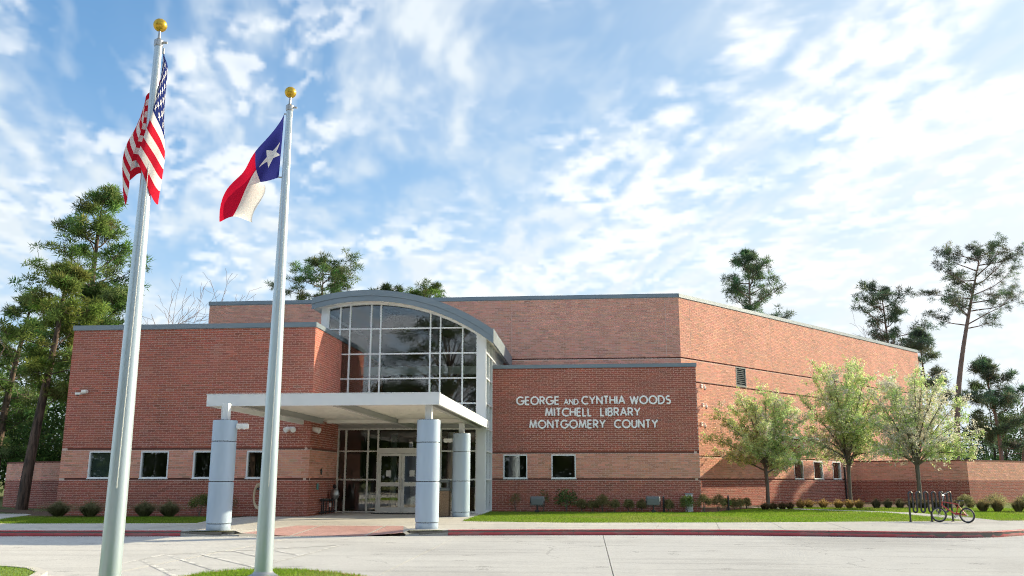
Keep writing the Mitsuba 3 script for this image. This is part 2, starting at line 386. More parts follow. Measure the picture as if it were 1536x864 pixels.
mid = facet([(2.75, -7.0, .003), (4.75, -7.0, .003), (4.75, -9.56, -.143), (2.75, -9.86, -.143)])
fl1 = facet([(1.35, -10.02, -.06), (2.69, -9.87, -.143), (2.69, -7.0, .003), (1.95, -7.0, .003)])
fl2 = facet([(4.81, -9.55, -.143), (5.85, -9.42, -.06), (5.35, -7.0, .003), (4.81, -7.0, .003)])
struct('kerb_ramp', MB().flat(ramp_poly, -.2), 'm_joint_dirt')
put('kerb_ramp__paving', mid, 'm_paver'); put('kerb_ramp__paving', fl1, 'm_paver'); put('kerb_ramp__paving', fl2, 'm_paver')
for x0 in (2.69, 4.75):
    put('kerb_ramp__edging', facet([(x0, -7.0, .006), (x0 + .06, -7.0, .006), (x0 + .06, -9.86 + (x0 - 2.7) * .15, -.139), (x0, -9.87 + (x0 - 2.7) * .15, -.139)]), 'm_walk')
put('kerb_ramp__edging', MB().add([(1.1, -9.9, .0), (1.35, -10.05, -.06), (1.95, -7.0, .0), (1.15, -9.8, .0)], [[0, 1, 2, 3]]), 'm_walk')
put('kerb_ramp__edging', MB().add([(5.85, -9.42, -.06), (6.0, -9.2, .0), (5.35, -7.0, .0)], [[0, 1, 2]]), 'm_walk')

# kerbed islands near the camera
isl_l = Polygon([(-6, -20.6), (0.6, -20.3), (1.5, -20.35), (2.1, -20.65), (2.7, -21.3), (3.1, -22.2), (3.1, -30), (-6, -30)])
isl_p = Polygon([(4.9, -22.6), (5.15, -21.3), (5.45, -20.75), (6.1, -20.42), (6.7, -20.6), (7.2, -20.93), (7.9, -21.5), (8.5, -22.3), (9.2, -23.6), (9.6, -30), (4.7, -30)])
isl_p = isl_p.buffer(-.15).buffer(.15)
for nm, isl, mat in (('island_kerb', isl_l, 'm_walk'), ('island_kerb', isl_p, 'm_kerb_red')):
    struct(nm, MB().prism(isl.difference(isl.buffer(-.16)), -.3, -.012 if mat == 'm_kerb_red' else 0.0), mat)
    struct('island_soil', MB().flat(isl.buffer(-.15), -.012 if mat == 'm_walk' else .0), 'm_grass_base')


def blades(poly, n, h, w, seed, z=0.0, tone=1.0):
    r = np.random.default_rng(seed); x0, y0, x1, y1 = poly.bounds
    import shapely
    P_ = np.column_stack([r.uniform(x0, x1, n), r.uniform(y0, y1, n)])
    P_ = P_[shapely.contains_xy(poly, P_[:, 0], P_[:, 1])]
    m = len(P_)
    a = r.uniform(0, 2 * np.pi, m); hh = h * r.uniform(.5, 1.25, m) * (.75 + .5 * meshkit.fbm(np.column_stack([P_ * .9, np.zeros(m)]), 3, 2)); ln = r.normal(0, .45, (m, 2)) * hh[:, None]
    d = np.column_stack([np.cos(a), np.sin(a)]) * w / 2
    B = np.column_stack([P_, np.full(m, z - .01)])
    v = np.stack([B - np.column_stack([d, np.zeros(m)]), B + np.column_stack([d, np.zeros(m)]), B + np.column_stack([ln, hh])], 1).reshape(-1, 3)
    dry = np.clip((meshkit.fbm(np.column_stack([P_ * .55, np.zeros(m)]), 4, 5) - .45) * 3.0, 0, 1) * r.uniform(0, 1, m)
    c = (np.array([.20, .33, .035]) * (1 - dry)[:, None] + np.array([.34, .33, .11]) * dry[:, None]) * r.uniform(.65, 1.3, m)[:, None] * tone
    mb = MB(); mb.add(v, np.arange(3 * m).reshape(-1, 3), np.repeat(c, 3, 0))
    return mb


lk = struct('lawn', MB().flat(lawn_r, 0.0), 'm_grass_base')
lk2 = struct('lawn', MB().flat(lawn_l, 0.0), 'm_grass_base')
stuff('grass', blades(lawn_r.intersection(Polygon([(5, -6), (28, -6), (36, 12), (24, 14), (5, 7)])), 230000, .065, .016, 1), 'm_leaf', 'short green lawn in front of the sign wall and right-hand brick walls', 'grass')
stuff('grass', blades(lawn_l, 36000, .07, .016, 2), 'm_leaf', 'narrow shaded lawn strip in front of the left brick wing', 'grass')
stuff('grass', blades(isl_p.buffer(-.12), 60000, .055, .014, 3, .0), 'm_leaf', 'bright grass on the kerbed island at the foot of the flagpoles', 'grass')
stuff('grass', blades(isl_l.buffer(-.12), 40000, .045, .014, 4, -.01), 'm_leaf', 'grass on the pale kerbed island at the lower left corner', 'grass')
bed_r = Polygon([(6.7, 5.62), (16.6, 5.62), (17.4, 8.0), (20.5, 14.0), (24, 13.4), (30, 14.0), (33.5, 20.8), (34.2, 22.2), (27.5, 25.9), (16.1, 12.5), (16.1, 6.4), (6.7, 6.4)]).difference(path_r)
bed_l = Polygon([(-11.0, -1.3), (-3.3, -1.3), (-2.45, -.9), (-2.3, -.02), (-10.4, -.02), (-10.5, 2.5), (-17, 7), (-18, 6), (-12, 1)])
struct('mulch_bed', MB().prism(bed_r, -.05, .012), 'm_mulch'); struct('mulch_bed', MB().prism(bed_l, -.05, .012), 'm_mulch')

# ------------------------------------------------------------------ the library building
LIB = thing('library_building', 'red brick library with vaulted glass entrance, white canopy and salmon brick bands', 'building')
BH, BL, GAP = 0.092, 0.325, 0.018
DARK, SALMON = np.array([.355, .104, .070]), np.array([.68, .335, .24])
DARK2 = np.array([.295, .088, .065])
PROUD = 0.010


def brick_cols(zm, S, Zs, seed, mode):
    n = len(zm); r = np.random.default_rng(seed)
    low = zm < 1.42
    band = (zm > 1.46) & (zm < 2.62)
    if mode == 'wing':
        base = np.where(band[:, None], SALMON * [.90, .84, .82], DARK)
    elif mode == 'all_salmon':
        base = np.tile(SALMON * [1, .92, .92], (n, 1))
    else:
        base = np.tile(SALMON * [.92, .91, .93], (n, 1))
    base = np.where(low[:, None], DARK2 if mode != 'wing' else DARK * .97, base)
    t = r.normal(0, 1, n)
    mott = meshkit.fbm(np.column_stack([S * .8, Zs * .8, np.full(n, seed)]), 4, seed) - .5
    streak = meshkit.fbm(np.column_stack([S * 2.0, Zs * .13, np.full(n, seed + 4.)]), 4, seed + 1) - .5
    k = 1 + .10 * t + .24 * mott + .26 * streak
    pale = np.clip((meshkit.fbm(np.column_stack([S * 1.7, Zs * 1.2, np.full(n, seed + 9.)]), 3, seed + 3) - .56) * 4, 0, 1) * (r.random(n) < .28)
    c = base * np.clip(k, .55, 1.6)[:, None] * (1 + .05 * r.normal(0, 1, (n, 3)) * [1, .7, .7])
    return np.clip(c * (1 - .16 * pale)[:, None] + np.array([.55, .42, .36]) * (.16 * pale)[:, None], .02, .8)


BRICK_VARIANTS = {}


def brick_variant(kind, i):
    if (kind, i) not in BRICK_VARIANTS:
        r = np.random.default_rng(100 * i + (7 if kind == 'salmon' else 3))
        c = np.clip((SALMON if kind == 'salmon' else DARK) * (1 + .13 * r.normal()) * (1 + .05 * r.normal(0, 1, 3)), .02, .8)
        BRICK_VARIANTS[kind, i] = mikit.ply(MB().box(0, BL - GAP, -PROUD, .02, 0, BH - GAP, bev=.004, col=c).mesh(), 'm_brick', color=None) if False else None
        mb = MB().box(0, BL - GAP, -PROUD, .02, 0, BH - GAP, bev=.004, col=c)
        BRICK_VARIANTS[kind, i] = mikit.ply(mb.mesh(), 'm_brick', smooth=False, color=np.vstack(mb.c))
    return BRICK_VARIANTS[kind, i]


def brick_wall(o, d, L, z0, z1, mode, seed, openings=(), grooves=(), vjoints=(), key=None, thick=.22, singles=0, top=None):
    """Core with mortar face on the plane through o along d, bricks proud of it; openings (s0,s1,z0,z1) go through, grooves are recessed courses."""
    key = key or LIB + '__wall'
    o = np.asarray(o, float); d = np.asarray(d, float); d = d / np.linalg.norm(d); nr = np.array([d[1], -d[0]])
    face = sbox(0, z0, L, z1)
    for q in openings:
        face = face.difference(sbox(q[0], q[2], q[1], q[3]))
    gcut = face
    for g in grooves:
        gcut = gcut.difference(sbox(-1, g - BH / 2, L + 1, g + BH / 2))
    mb = MB(); mb.upright(gcut, o, d, -.10, 0.0); mb.upright(face, o, d, -thick, -.10)
    wk = put(key, mb, 'm_mortar')
    if grooves:
        mb = MB()
        for g in grooves:
            mb.upright(face.intersection(sbox(0, g - BH / 2 + .001, L, g + BH / 2 - .001)), o, d, -.1, -.045 if mode == 'main' else -.022)
        put(wk + '__reveal', mb, 'm_reveal')
    rows = []
    nrow = int(round((z1 - z0) / BH))
    for k in range(nrow):
        za = z0 + k * BH + GAP / 2; zb = min(za + BH - GAP, z1)
        zm = (za + zb) / 2
        if any(abs(zm - g) < BH * .55 for g in grooves):
            continue
        off = (k % 2) * BL / 2
        segs = [(max(0., i * BL - off), min(L, (i + 1) * BL - off)) for i in range(int(L / BL) + 3)]
        for a, b in segs:
            a, b = a + (GAP / 2 if a > 0 else 0), b - (GAP / 2 if b < L else 0)
            pieces = [(a, b)]
            for q in list(openings) + [(x - .012, x + .012, -9, 99) for x in vjoints]:
                if q[2] < zm < q[3]:
                    pieces = [w for (u, v) in pieces for w in ((u, min(v, q[0])), (max(u, q[1]), v)) if w[1] - w[0] > .02]
            rows += [(u, v, za, zb) for u, v in pieces if v - u > .02]
    R = np.array(rows)
    if singles:
        full = np.flatnonzero(np.abs(R[:, 1] - R[:, 0] - (BL - GAP)) < 1e-6)
        cx = o + d * ((R[full, 0] + R[full, 1]) / 2)[:, None]
        dist = np.hypot(cx[:, 0] - CAM[0], cx[:, 1] - CAM[1]) + .5 * np.abs(R[full, 2] - 3.2)
        pick = full[np.argsort(dist)[:singles]]
        r = random.Random(seed)
        ang = math.degrees(math.atan2(d[1], d[0]))
        for i in pick:
            a, b, za, zb = R[i]; p = o + d * a
            kind = 'salmon' if 1.46 < (za + zb) / 2 < 2.62 else 'dark'
            put(wk + '__brick', brick_variant(kind, r.randrange(8)), None, to=T().translate([p[0], p[1], za]).rotate([0, 0, 1], ang))
        R = np.delete(R, pick, 0)
    n = len(R)
    pz = PROUD + np.random.default_rng(seed).normal(0, .0012, n)
    col = brick_cols((R[:, 2] + R[:, 3]) / 2, R[:, 0] + seed * 31, R[:, 2], seed, mode)
    q = np.empty((n, 8, 3))
    for j, (si, zi, pi) in enumerate([(0, 2, 0), (1, 2, 0), (1, 3, 0), (0, 3, 0), (0, 2, 1), (1, 2, 1), (1, 3, 1), (0, 3, 1)]):
        ss_ = R[:, si]; t = pz if pi else -.002
        q[:, j, 0] = o[0] + d[0] * ss_ + nr[0] * t; q[:, j, 1] = o[1] + d[1] * ss_ + nr[1] * t; q[:, j, 2] = R[:, zi]
    fq = np.array([[4, 5, 6, 7], [0, 1, 5, 4], [1, 2, 6, 5], [2, 3, 7, 6], [3, 0, 4, 7]])
    F = (fq[None] + (np.arange(n) * 8)[:, None, None]).reshape(-1, 4)
    mb = MB(); mb.add(q.reshape(-1, 3), F, np.repeat(col, 8, 0))
    kk = put(wk + '__brickwork', mb, 'm_brick'); labels[kk] = {'kind': 'stuff'}
    return wk


G1, G2 = 1.44, 2.64
wing_w = [(-9.2, -8.15), (-7.0, -5.82), (-4.79, -3.68), (-2.57, -1.47)]
sign_w = [(7.14, 8.25), (9.36, 10.48)]
WZ0, WZ1 = 1.47, 2.54
brick_wall((-10.4, 0), (1, 0), 10.4, 0, 7.55, 'wing', 1, [(a + 10.4, b + 10.4, WZ0, WZ1) for a, b in wing_w], (G1, G2), (), singles=190)
brick_wall((0, 0), (0, 1), 4.1, 0, 7.55, 'wing', 2, (), (G1, G2))
brick_wall((0.0, 4.1), (0, 1), 8.3, 5.0, 7.55, 'wing', 3)
brick_wall((6.62, 6.37), (1, 0), 9.45, 0, 6.52, 'wing', 4, [(a - 6.62, b - 6.62, WZ0, WZ1) for a, b in sign_w], (G1, G2), (), singles=100)
brick_wall((16.07, 6.37), (0, 1), 6.1, 0, 6.52, 'wing', 5, (), (G1, G2))
brick_wall((-10.2, 12.48), (1, 0), 26.23, 5.6, 11.06, 'main', 6, (), (7.8,), (17.16, 25.5), singles=0)
D45 = np.array([.66, .7513]); D45 /= np.linalg.norm(D45)
N45 = np.array([D45[1], -D45[0]])
w45 = [(11.1, 12.2), (13.5, 14.65), (15.95, 17.05)]
brick_wall((16.03, 12.48), D45, 31.1, 0, 11.06, 'main', 8, [(a, b, WZ0, WZ1) for a, b in w45] + [(5.25, 6.3, 6.63, 7.76)], (G1, 2.66, 6.56, 7.8), (.95, 9.3, 19.5))
e45 = np.array([16.03, 12.48]) + D45 * 31.1
brick_wall(e45, (-D45[1], D45[0]), 12, 0, 11.06, 'main', 9)
brick_wall((-10.4, 12.4), (0, -1), 12.4, 0, 7.55, 'wing', 10)
put(LIB + '__wall', MB().box(-10.2, -9.95, 12.7, 40, 5, 11.06), 'm_mortar')
# flat roofs and copings
roofs = MB(); roofs.box(-10.15, -.25, .23, 12.3, 7.05, 7.15); put(LIB + '__roof', roofs, 'm_coping')
put(LIB + '__roof', MB().box(6.9, 15.8, 6.6, 12.3, 6.0, 6.1), 'm_coping')
put(LIB + '__roof', MB().prism(Polygon([(-10, 12.7), (15.9, 12.7), tuple(e45 - N45 * .3), (30, 42), (-10, 42)]), 10.5, 10.6), 'm_coping')


def coping(o, d, L, z, h, over=.05, thick=.32, e0=0., e1=0.):
    mb = MB(); d = np.asarray(d, float); d /= np.linalg.norm(d)
    prof = sbox(-e0, z, L + e1, z + h)
    mb.upright(prof, o, d, -thick, over)
    mb.upright(sbox(-e0, z + h, L + e1, z + h + .012), o, d, -thick, over - .01)
    put(LIB + '__coping', mb, 'm_coping')


coping((-10.4, 0), (1, 0), 10.4, 7.56, .19, e0=.05, e1=.05)
coping((0, 0), (0, 1), 12.4, 7.563, .184, e0=-.32)
coping((6.62, 6.37), (1, 0), 9.45, 6.53, .16, e1=.05)
coping((16.07, 6.37), (0, 1), 6.1, 6.533, .154, e0=-.32)
coping((-10.2, 12.48), (1, 0), 26.2, 11.07, .20, e0=.05)
coping((16.03, 12.48), D45, 31.1, 11.073, .194, e0=.0, e1=.05)
coping((-10.4, 12.4), (0, -1), 12.4, 7.566, .178, e1=-.32)


def glass(key, poly, o, d, t):
    mb = MB(); d = np.asarray(d, float); nr = np.array([d[1], -d[0]])
    v, f = trimesh.creation.triangulate_polygon(poly, engine='earcut')
    mb.add(np.column_stack([o[0] + d[0] * v[:, 0] + nr[0] * t, o[1] + d[1] * v[:, 0] + nr[1] * t, v[:, 1]]), f)
    return put(key, mb, 'm_glass')


def window(o, d, s0, s1, z0, z1, blind=False, fw=.052):
    ring = sbox(s0, z0, s1, z1).difference(sbox(s0 + fw, z0 + fw, s1 - fw, z1 - fw))
    mb = MB().upright(ring, o, d, -.16, .022)
    mb.upright(sbox(s0 - .02, z0 - .035, s1 + .02, z0 + .004), o, d, -.02, .05)
    wk = put(LIB + '__window', mb, 'm_white_metal')
    glass(wk + '__pane', sbox(s0 + fw - .01, z0 + fw - .01, s1 - fw + .01, z1 - fw + .01), o, d, -.06)
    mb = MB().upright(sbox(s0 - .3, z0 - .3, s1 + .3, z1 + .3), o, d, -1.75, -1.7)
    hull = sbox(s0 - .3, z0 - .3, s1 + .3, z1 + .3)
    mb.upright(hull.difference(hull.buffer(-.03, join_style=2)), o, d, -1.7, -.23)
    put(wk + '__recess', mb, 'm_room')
    if blind:
        bl = MB()
        for i in range(24):
            z = z0 + .08 + i * (z1 - z0 - .16) / 23
            bl.upright(sbox(s0 + .08, z, s1 - .08, z + .035), o, d, -.14, -.135)
        put(wk + '__blind', bl, 'm_blind')


for i, (a, b) in enumerate(wing_w): window((0, 0), (1, 0), a, b, WZ0, WZ1, blind=(i == 0))
for a, b in sign_w: window((0, 6.37), (1, 0), a, b, WZ0, WZ1)
for a, b in w45: window((16.03, 12.48), D45, a, b, WZ0, WZ1)
# louvre of the slanting wall
o45 = (16.03, 12.48)
lv = put(LIB + '__louvre', MB().upright(sbox(5.25, 6.63, 6.3, 7.76).difference(sbox(5.32, 6.70, 6.23, 7.69)), o45, D45, -.15, .02).upright(sbox(5.25, 6.63, 6.3, 7.76), o45, D45, -.2, -.16), 'm_lamp_grey')
for i in range(9):
    z = 6.72 + i * .11
    mb = MB(); pz = [(5.325, -.13, z + .085), (6.225, -.13, z + .085), (6.225, .0, z), (5.325, .0, z)]
    P3 = [(o45[0] + D45[0] * s_ + N45[0] * t_, o45[1] + D45[1] * s_ + N45[1] * t_, q) for s_, t_, q in pz]
    mb.add(P3 + [(x, y, q + .014) for x, y, q in P3], [[0, 1, 2, 3], [7, 6, 5, 4], [0, 4, 5, 1], [2, 6, 7, 3], [1, 5, 6, 2], [0, 3, 7, 4]])
    put(lv + '__slat', mb, 'm_lamp_grey')
# small metal awning of the slanting wall, half behind the first pear tree
aw = MB(); aw.upright(sbox(6.3, 3.3, 12.6, 3.72), o45, D45, .0, 1.6)
ak = put(LIB + '__awning', aw, 'm_reveal')
put(ak + '__edge_trim', MB().upright(sbox(6.25, 3.722, 12.65, 3.86), o45, D45, .02, 1.68), 'm_coping')
put(LIB + '__downspout', MB().tube([(o45[0] + D45[0] * 17.45 + N45[0] * .07, o45[1] + D45[1] * 17.45 + N45[1] * .07, z) for z in (0.02, 1.2, 2.6, 4)], .05, 8), 'm_black')

# vaulted entrance: arc roof
AX, AZ, AR = 1.2, 9.77 - 9.72, 9.72
arc = lambda x, off=0.: AZ + math.sqrt((AR - off) ** 2 - (x - AX) ** 2)
XL, XR, YG = -1.3, 6.95, 3.9


def arc_band(o0, o1, x0=XL, x1=XR, n=40):
    xs = np.linspace(x0, x1, n)
    return Polygon([(x, arc(x, o0)) for x in xs] + [(x, arc(x, o1)) for x in xs[::-1]])


rk = put(LIB + '__vault_roof', MB().upright(arc_band(.0, .40), (0, 12.4), (1, 0), 0, 9.02), 'm_coping', 25)
put(rk + '__fascia', MB().upright(arc_band(-.03, .235), (0, 3.38), (1, 0), 0, .07).upright(arc_band(.243, .47), (0, 3.38), (1, 0), 0, .035), 'm_coping', 25)
put(rk + '__soffit', MB().upright(arc_band(.405, .45, XL + .05, XR - .04), (0, 12.38), (1, 0), 0, 8.97), 'm_soffit', 25)
put(rk + '__fascia', MB().box(XR - .01, XR + .05, 3.3, 12.4, arc(XR, .45), arc(XR, -.03) + .02), 'm_coping')
zt = lambda x: arc(x, .46)
# curtain wall (upper) – mullions, transoms, panes
uX = [-.65, -.1, .36, 1.34, 1.78, 4.07, 4.53, 5.54, 6.2]
uZ = [3.95, 4.72, 5.84, 6.96, 8.11]
FWd = .055
ck = LIB + '__curtain_wall'
mb = MB()
for x in uX:
    mb.upright(sbox(x - FWd / 2, 3.9, x + FWd / 2, zt(x)), (0, YG), (1, 0), -.12, .03)
put(ck, mb, 'm_white_metal')
mb = MB()
for z in uZ:
    xr = 6.2 if z < zt(6.2) else AX + math.sqrt((AR - .46) ** 2 - (z - AZ) ** 2)
    mb.upright(sbox(-.65 if z > 7 else 0.0, z - FWd / 2, xr, z + FWd / 2), (0, YG), (1, 0), -.115, .024)
put(ck + '__transom', mb, 'm_white_metal')
put(ck + '__arched_frame', MB().upright(arc_band(.452, .53, -.95, 6.6), (0, YG), (1, 0), -.14, .04), 'm_white_metal', 25)
full = Polygon([(-.65, 3.95)] + [(x, zt(x)) for x in np.linspace(-.65, 6.2, 30)] + [(6.2, 3.95)])
for i in range(len(uX) - 1):
    for j in range(len(uZ)):
        c = full.intersection(sbox(uX[i], uZ[j], uX[i + 1], uZ[j + 1] if j + 1 < len(uZ) else 12))
        if c.area > .02 and not (i == 0 and j < 3):
            glass(ck + '__pane', c, (0, YG + rnd.uniform(-.002, .002)), (1, 0), -.05)
for a, b in ((-.98, -.68), (6.22, 6.6)):
    put(LIB + '__post', MB().upright(Polygon([(a, 0 if a > 0 else 6.5), (b, 0 if a > 0 else 6.5), (b, zt(b) + .02), (a, zt(a) + .02)]), (0, YG), (1, 0), -.30, .06), 'm_white_metal')
# right-hand return glazing and clerestory
mb = MB(); o6, dy = (6.6, 0.), (0., 1.)
for y in (YG + .02, 5.1, 6.33):
    mb.upright(sbox(y - .03, 0, y + .03, zt(6.6)), o6, dy, -.1, .03)
for y in np.arange(7.4, 12.4, 1.0):
    mb.upright(sbox(y - .03, 6.72, y + .03, zt(6.6)), o6, dy, -.1, .03)
for z in (0.05, 1.42, 2.64, 3.62, 4.72, 5.84, 6.98):
    mb.upright(sbox(YG, z - .028, 6.36 if z < 6.9 else 12.4, z + .028), o6, dy, -.095, .024)
sk = put(LIB + '__side_glazing', mb, 'm_white_metal')
zs = [0.05, 1.42, 2.64, 3.62, 4.72, 5.84, 6.98, zt(6.6)]
for j in range(7):
    for a, b in ((YG + .05, 5.1), (5.1, 6.33)):
        glass(sk + '__pane', sbox(a, zs[j], b, zs[j + 1]), o6, dy, -.05)
for y in np.arange(6.4, 12.3, 1.0):
    glass(sk + '__pane', sbox(y, 6.98, min(y + 1, 12.4), zs[7]), o6, dy, -.05)
# lower entrance screen and doors
lX = [0.03, .38, 1.38, 1.83]
rX = [3.98, 4.63, 6.2]
lZ = [0.05, 1.42, 2.64, 3.6]
mb = MB()
for x in lX + rX:
    mb.upright(sbox(x - .03, 0, x + .03, 3.62), (0, YG), (1, 0), -.12, .03)
for z in lZ:
    for x0, x1 in ((lX[0], lX[-1]), (rX[0], rX[-1])):
        mb.upright(sbox(x0, z - .03, x1, z + .03), (0, YG), (1, 0), -.115, .024)
mb.upright(sbox(1.83, 2.56, 3.98, 2.78), (0, YG), (1, 0), -.118, .027)
mb.upright(sbox(1.83, 3.57, 3.98, 3.63), (0, YG), (1, 0), -.115, .024)
ek = put(LIB + '__entrance_screen', mb, 'm_cream')
for j in range(3):
    for a, b in list(zip(lX[:-1], lX[1:])) + list(zip(rX[:-1], rX[1:])):
        glass(ek + '__pane', sbox(a, lZ[j], b, lZ[j + 1]), (0, YG + rnd.uniform(-.002, .002)), (1, 0), -.05)
glass(ek + '__pane', sbox(1.83, 2.78, 3.98, 3.57), (0, YG), (1, 0), -.05)
put(LIB + '__header', MB().box(-.0, 6.62, YG - .02, YG + .3, 3.63, 3.94), 'm_beam')
for x0, x1, hside in ((1.87, 2.90, 1), (2.915, 3.945, -1)):
    w = sbox(x0, .012, x1, 2.55).difference(unary_union([sbox(x0 + .12, .25, x1 - .12, 1.13), sbox(x0 + .12, 1.31, x1 - .12, 2.43)]))
    dk = put(LIB + '__door', MB().upright(w, (0, YG), (1, 0), -.07, -.01), 'm_cream')
    for z0, z1 in ((.25, 1.13), (1.31, 2.43)):
        glass(dk + '__pane', sbox(x0 + .11, z0 - .01, x1 - .11, z1 + .01), (0, YG), (1, 0), -.04)
    hx = x1 - .06 if hside > 0 else x0 + .06
    put(dk + '__handle', MB().tube([(hx, YG, 1.0), (hx, YG - .06, 1.0), (hx, YG - .06, 1.45), (hx, YG, 1.45)], .014, 6), 'm_steel')
    put(dk + '__push_bar', MB().box(x0 + .14, x1 - .14, YG + .08, YG + .13, 1.17, 1.27), 'm_steel')
    put(dk + '__notice', MB().box(x0 + .35, x0 + .35 + .22, YG + .035, YG + .037, 1.55, 1.82), 'm_paper')
# the hall behind the glass
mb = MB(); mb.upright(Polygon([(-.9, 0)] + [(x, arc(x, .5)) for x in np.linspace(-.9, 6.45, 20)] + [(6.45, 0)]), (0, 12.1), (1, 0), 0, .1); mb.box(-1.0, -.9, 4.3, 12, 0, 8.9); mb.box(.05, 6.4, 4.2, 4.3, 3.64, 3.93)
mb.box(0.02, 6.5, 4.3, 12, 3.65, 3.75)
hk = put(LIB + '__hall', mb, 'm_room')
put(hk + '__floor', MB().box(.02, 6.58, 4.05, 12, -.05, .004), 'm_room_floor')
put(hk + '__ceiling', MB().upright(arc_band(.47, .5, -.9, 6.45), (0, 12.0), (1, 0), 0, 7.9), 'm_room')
put(hk + '__beam', MB().box(-.9, 6.45, 7.2, 7.4, 6.4, 6.8), 'm_soffit')
put(hk + '__column', MB().lathe((4.6, 7.0, 0), [(.16, 0), (.16, 3.6)], 20), 'm_white_metal', True)
put(hk + '__column', MB().lathe((1.5, 8.6, 0), [(.16, 0), (.16, 3.6)], 20), 'm_white_metal', True)
put(hk + '__desk', MB().box(2.2, 5.6, 9.4, 10.1, 0, 1.05), 'm_trash')
put(hk + '__cabinet', MB().box(.55, 1.25, 5.2, 5.7, 0.004, 1.25, .02), 'm_lamp_grey')

# canopy
CX0, CX1, CY0, CY1, CZ0, CZ1 = -.36, 6.78, -9.1, 3.86, 3.58, 3.93
mb = MB(); mb.box(CX0, CX1, CY0, CY0 + .08, CZ0, CZ1, .006); mb.box(CX0, CX0 + .08, CY0 + .081, -.02, CZ0, CZ1, .006); mb.box(CX1 - .08, CX1, CY0 + .081, CY1, CZ0, CZ1, .006)
mb.box(CX0 - .015, CX1 + .015, CY0 - .015, CY0 + .1, CZ1 + .002, CZ1 + .02)
kk = put(LIB + '__canopy', mb, 'm_white_metal')
put(kk + '__deck', MB().box(CX0 + .085, CX1 - .085, CY0 + .085, -.02, CZ1 - .06, CZ1 - .012).box(.02, CX1 - .085, -.018, CY1, CZ1 - .06, CZ1 - .012), 'm_soffit')
ys = np.linspace(CY0 + .09, CY1 - .02, 31)
for i in range(30):
    xa = CX0 + .09 if ys[i + 1] < -.03 else .02
    put(kk + '__soffit_panel', MB().box(xa, CX1 - .09, ys[i] + .009, ys[i + 1] - .009, CZ1 - .115 - .012 * (i % 2), CZ1 - .07, .006), 'm_soffit')
for x in (.5, 3.42, 6.35):
    yb = -.03 if x < .6 else CY1
    put(kk + '__beam', MB().box(x - .075, x + .075, CY0 + .1, yb, CZ0 + .03, CZ0 + .045).box(x - .012, x + .012, CY0 + .1, yb, CZ0 + .046, CZ1 - .13).box(x - .075, x + .075, CY0 + .1, yb, CZ1 - .135, CZ1 - .122), 'm_beam')
for y in (-8.6, .3):
    for xa, xb in ((CX0 + .1, .42), (.58, 3.34), (3.5, 6.27)):
        if y > 0 and xb < .5: continue
        put(kk + '__beam', MB().box(max(xa, .05 if y > 0 else -9), xb, y - .06, y + .06, CZ0 + .06, CZ1 - .14), 'm_soffit')


def column(x, y, top):
    r = .35
    prof = [(r - .012, 0), (r - .012, .17)]
    k = put(LIB + '__column', MB().lathe((x, y, 0), [(0.0, top), (r - .03, top), (r - .03, 0)][::-1], 48), 'm_joint', 30)
    put(k + '__base', MB().lathe((x, y, 0), [(r - .02, -.0), (r - .012, .02), (r - .012, .165), (r - .03, .172)], 48), 'm_column', 40)
    j = [.18, 1.36, 2.50, top]
    for a, b in zip(j[:-1], j[1:]):
        put(k + '__drum', MB().lathe((x, y, 0), [(r - .03, a + .012), (r - .006, a + .012), (r, a + .022), (r, b - .026), (r - .006, b - .014), (r - .03, b - .014)] + ([(0, b - .013)] if b == top else []), 48), 'm_column', 40)
    put(k + '__post', MB().box(x - .075, x + .075, y - .10, y + .10, top - .012, CZ0 + .03, .006).box(x - .10, x - .0751, y - .11, y + .11, top - .012, CZ0 + .03).box(x + .0751, x + .10, y - .11, y + .11, top - .012, CZ0 + .03), 'm_white_metal')


column(.52, -9.68, 3.12); column(6.35, -8.47, 3.18); column(6.08, .28, 3.22)

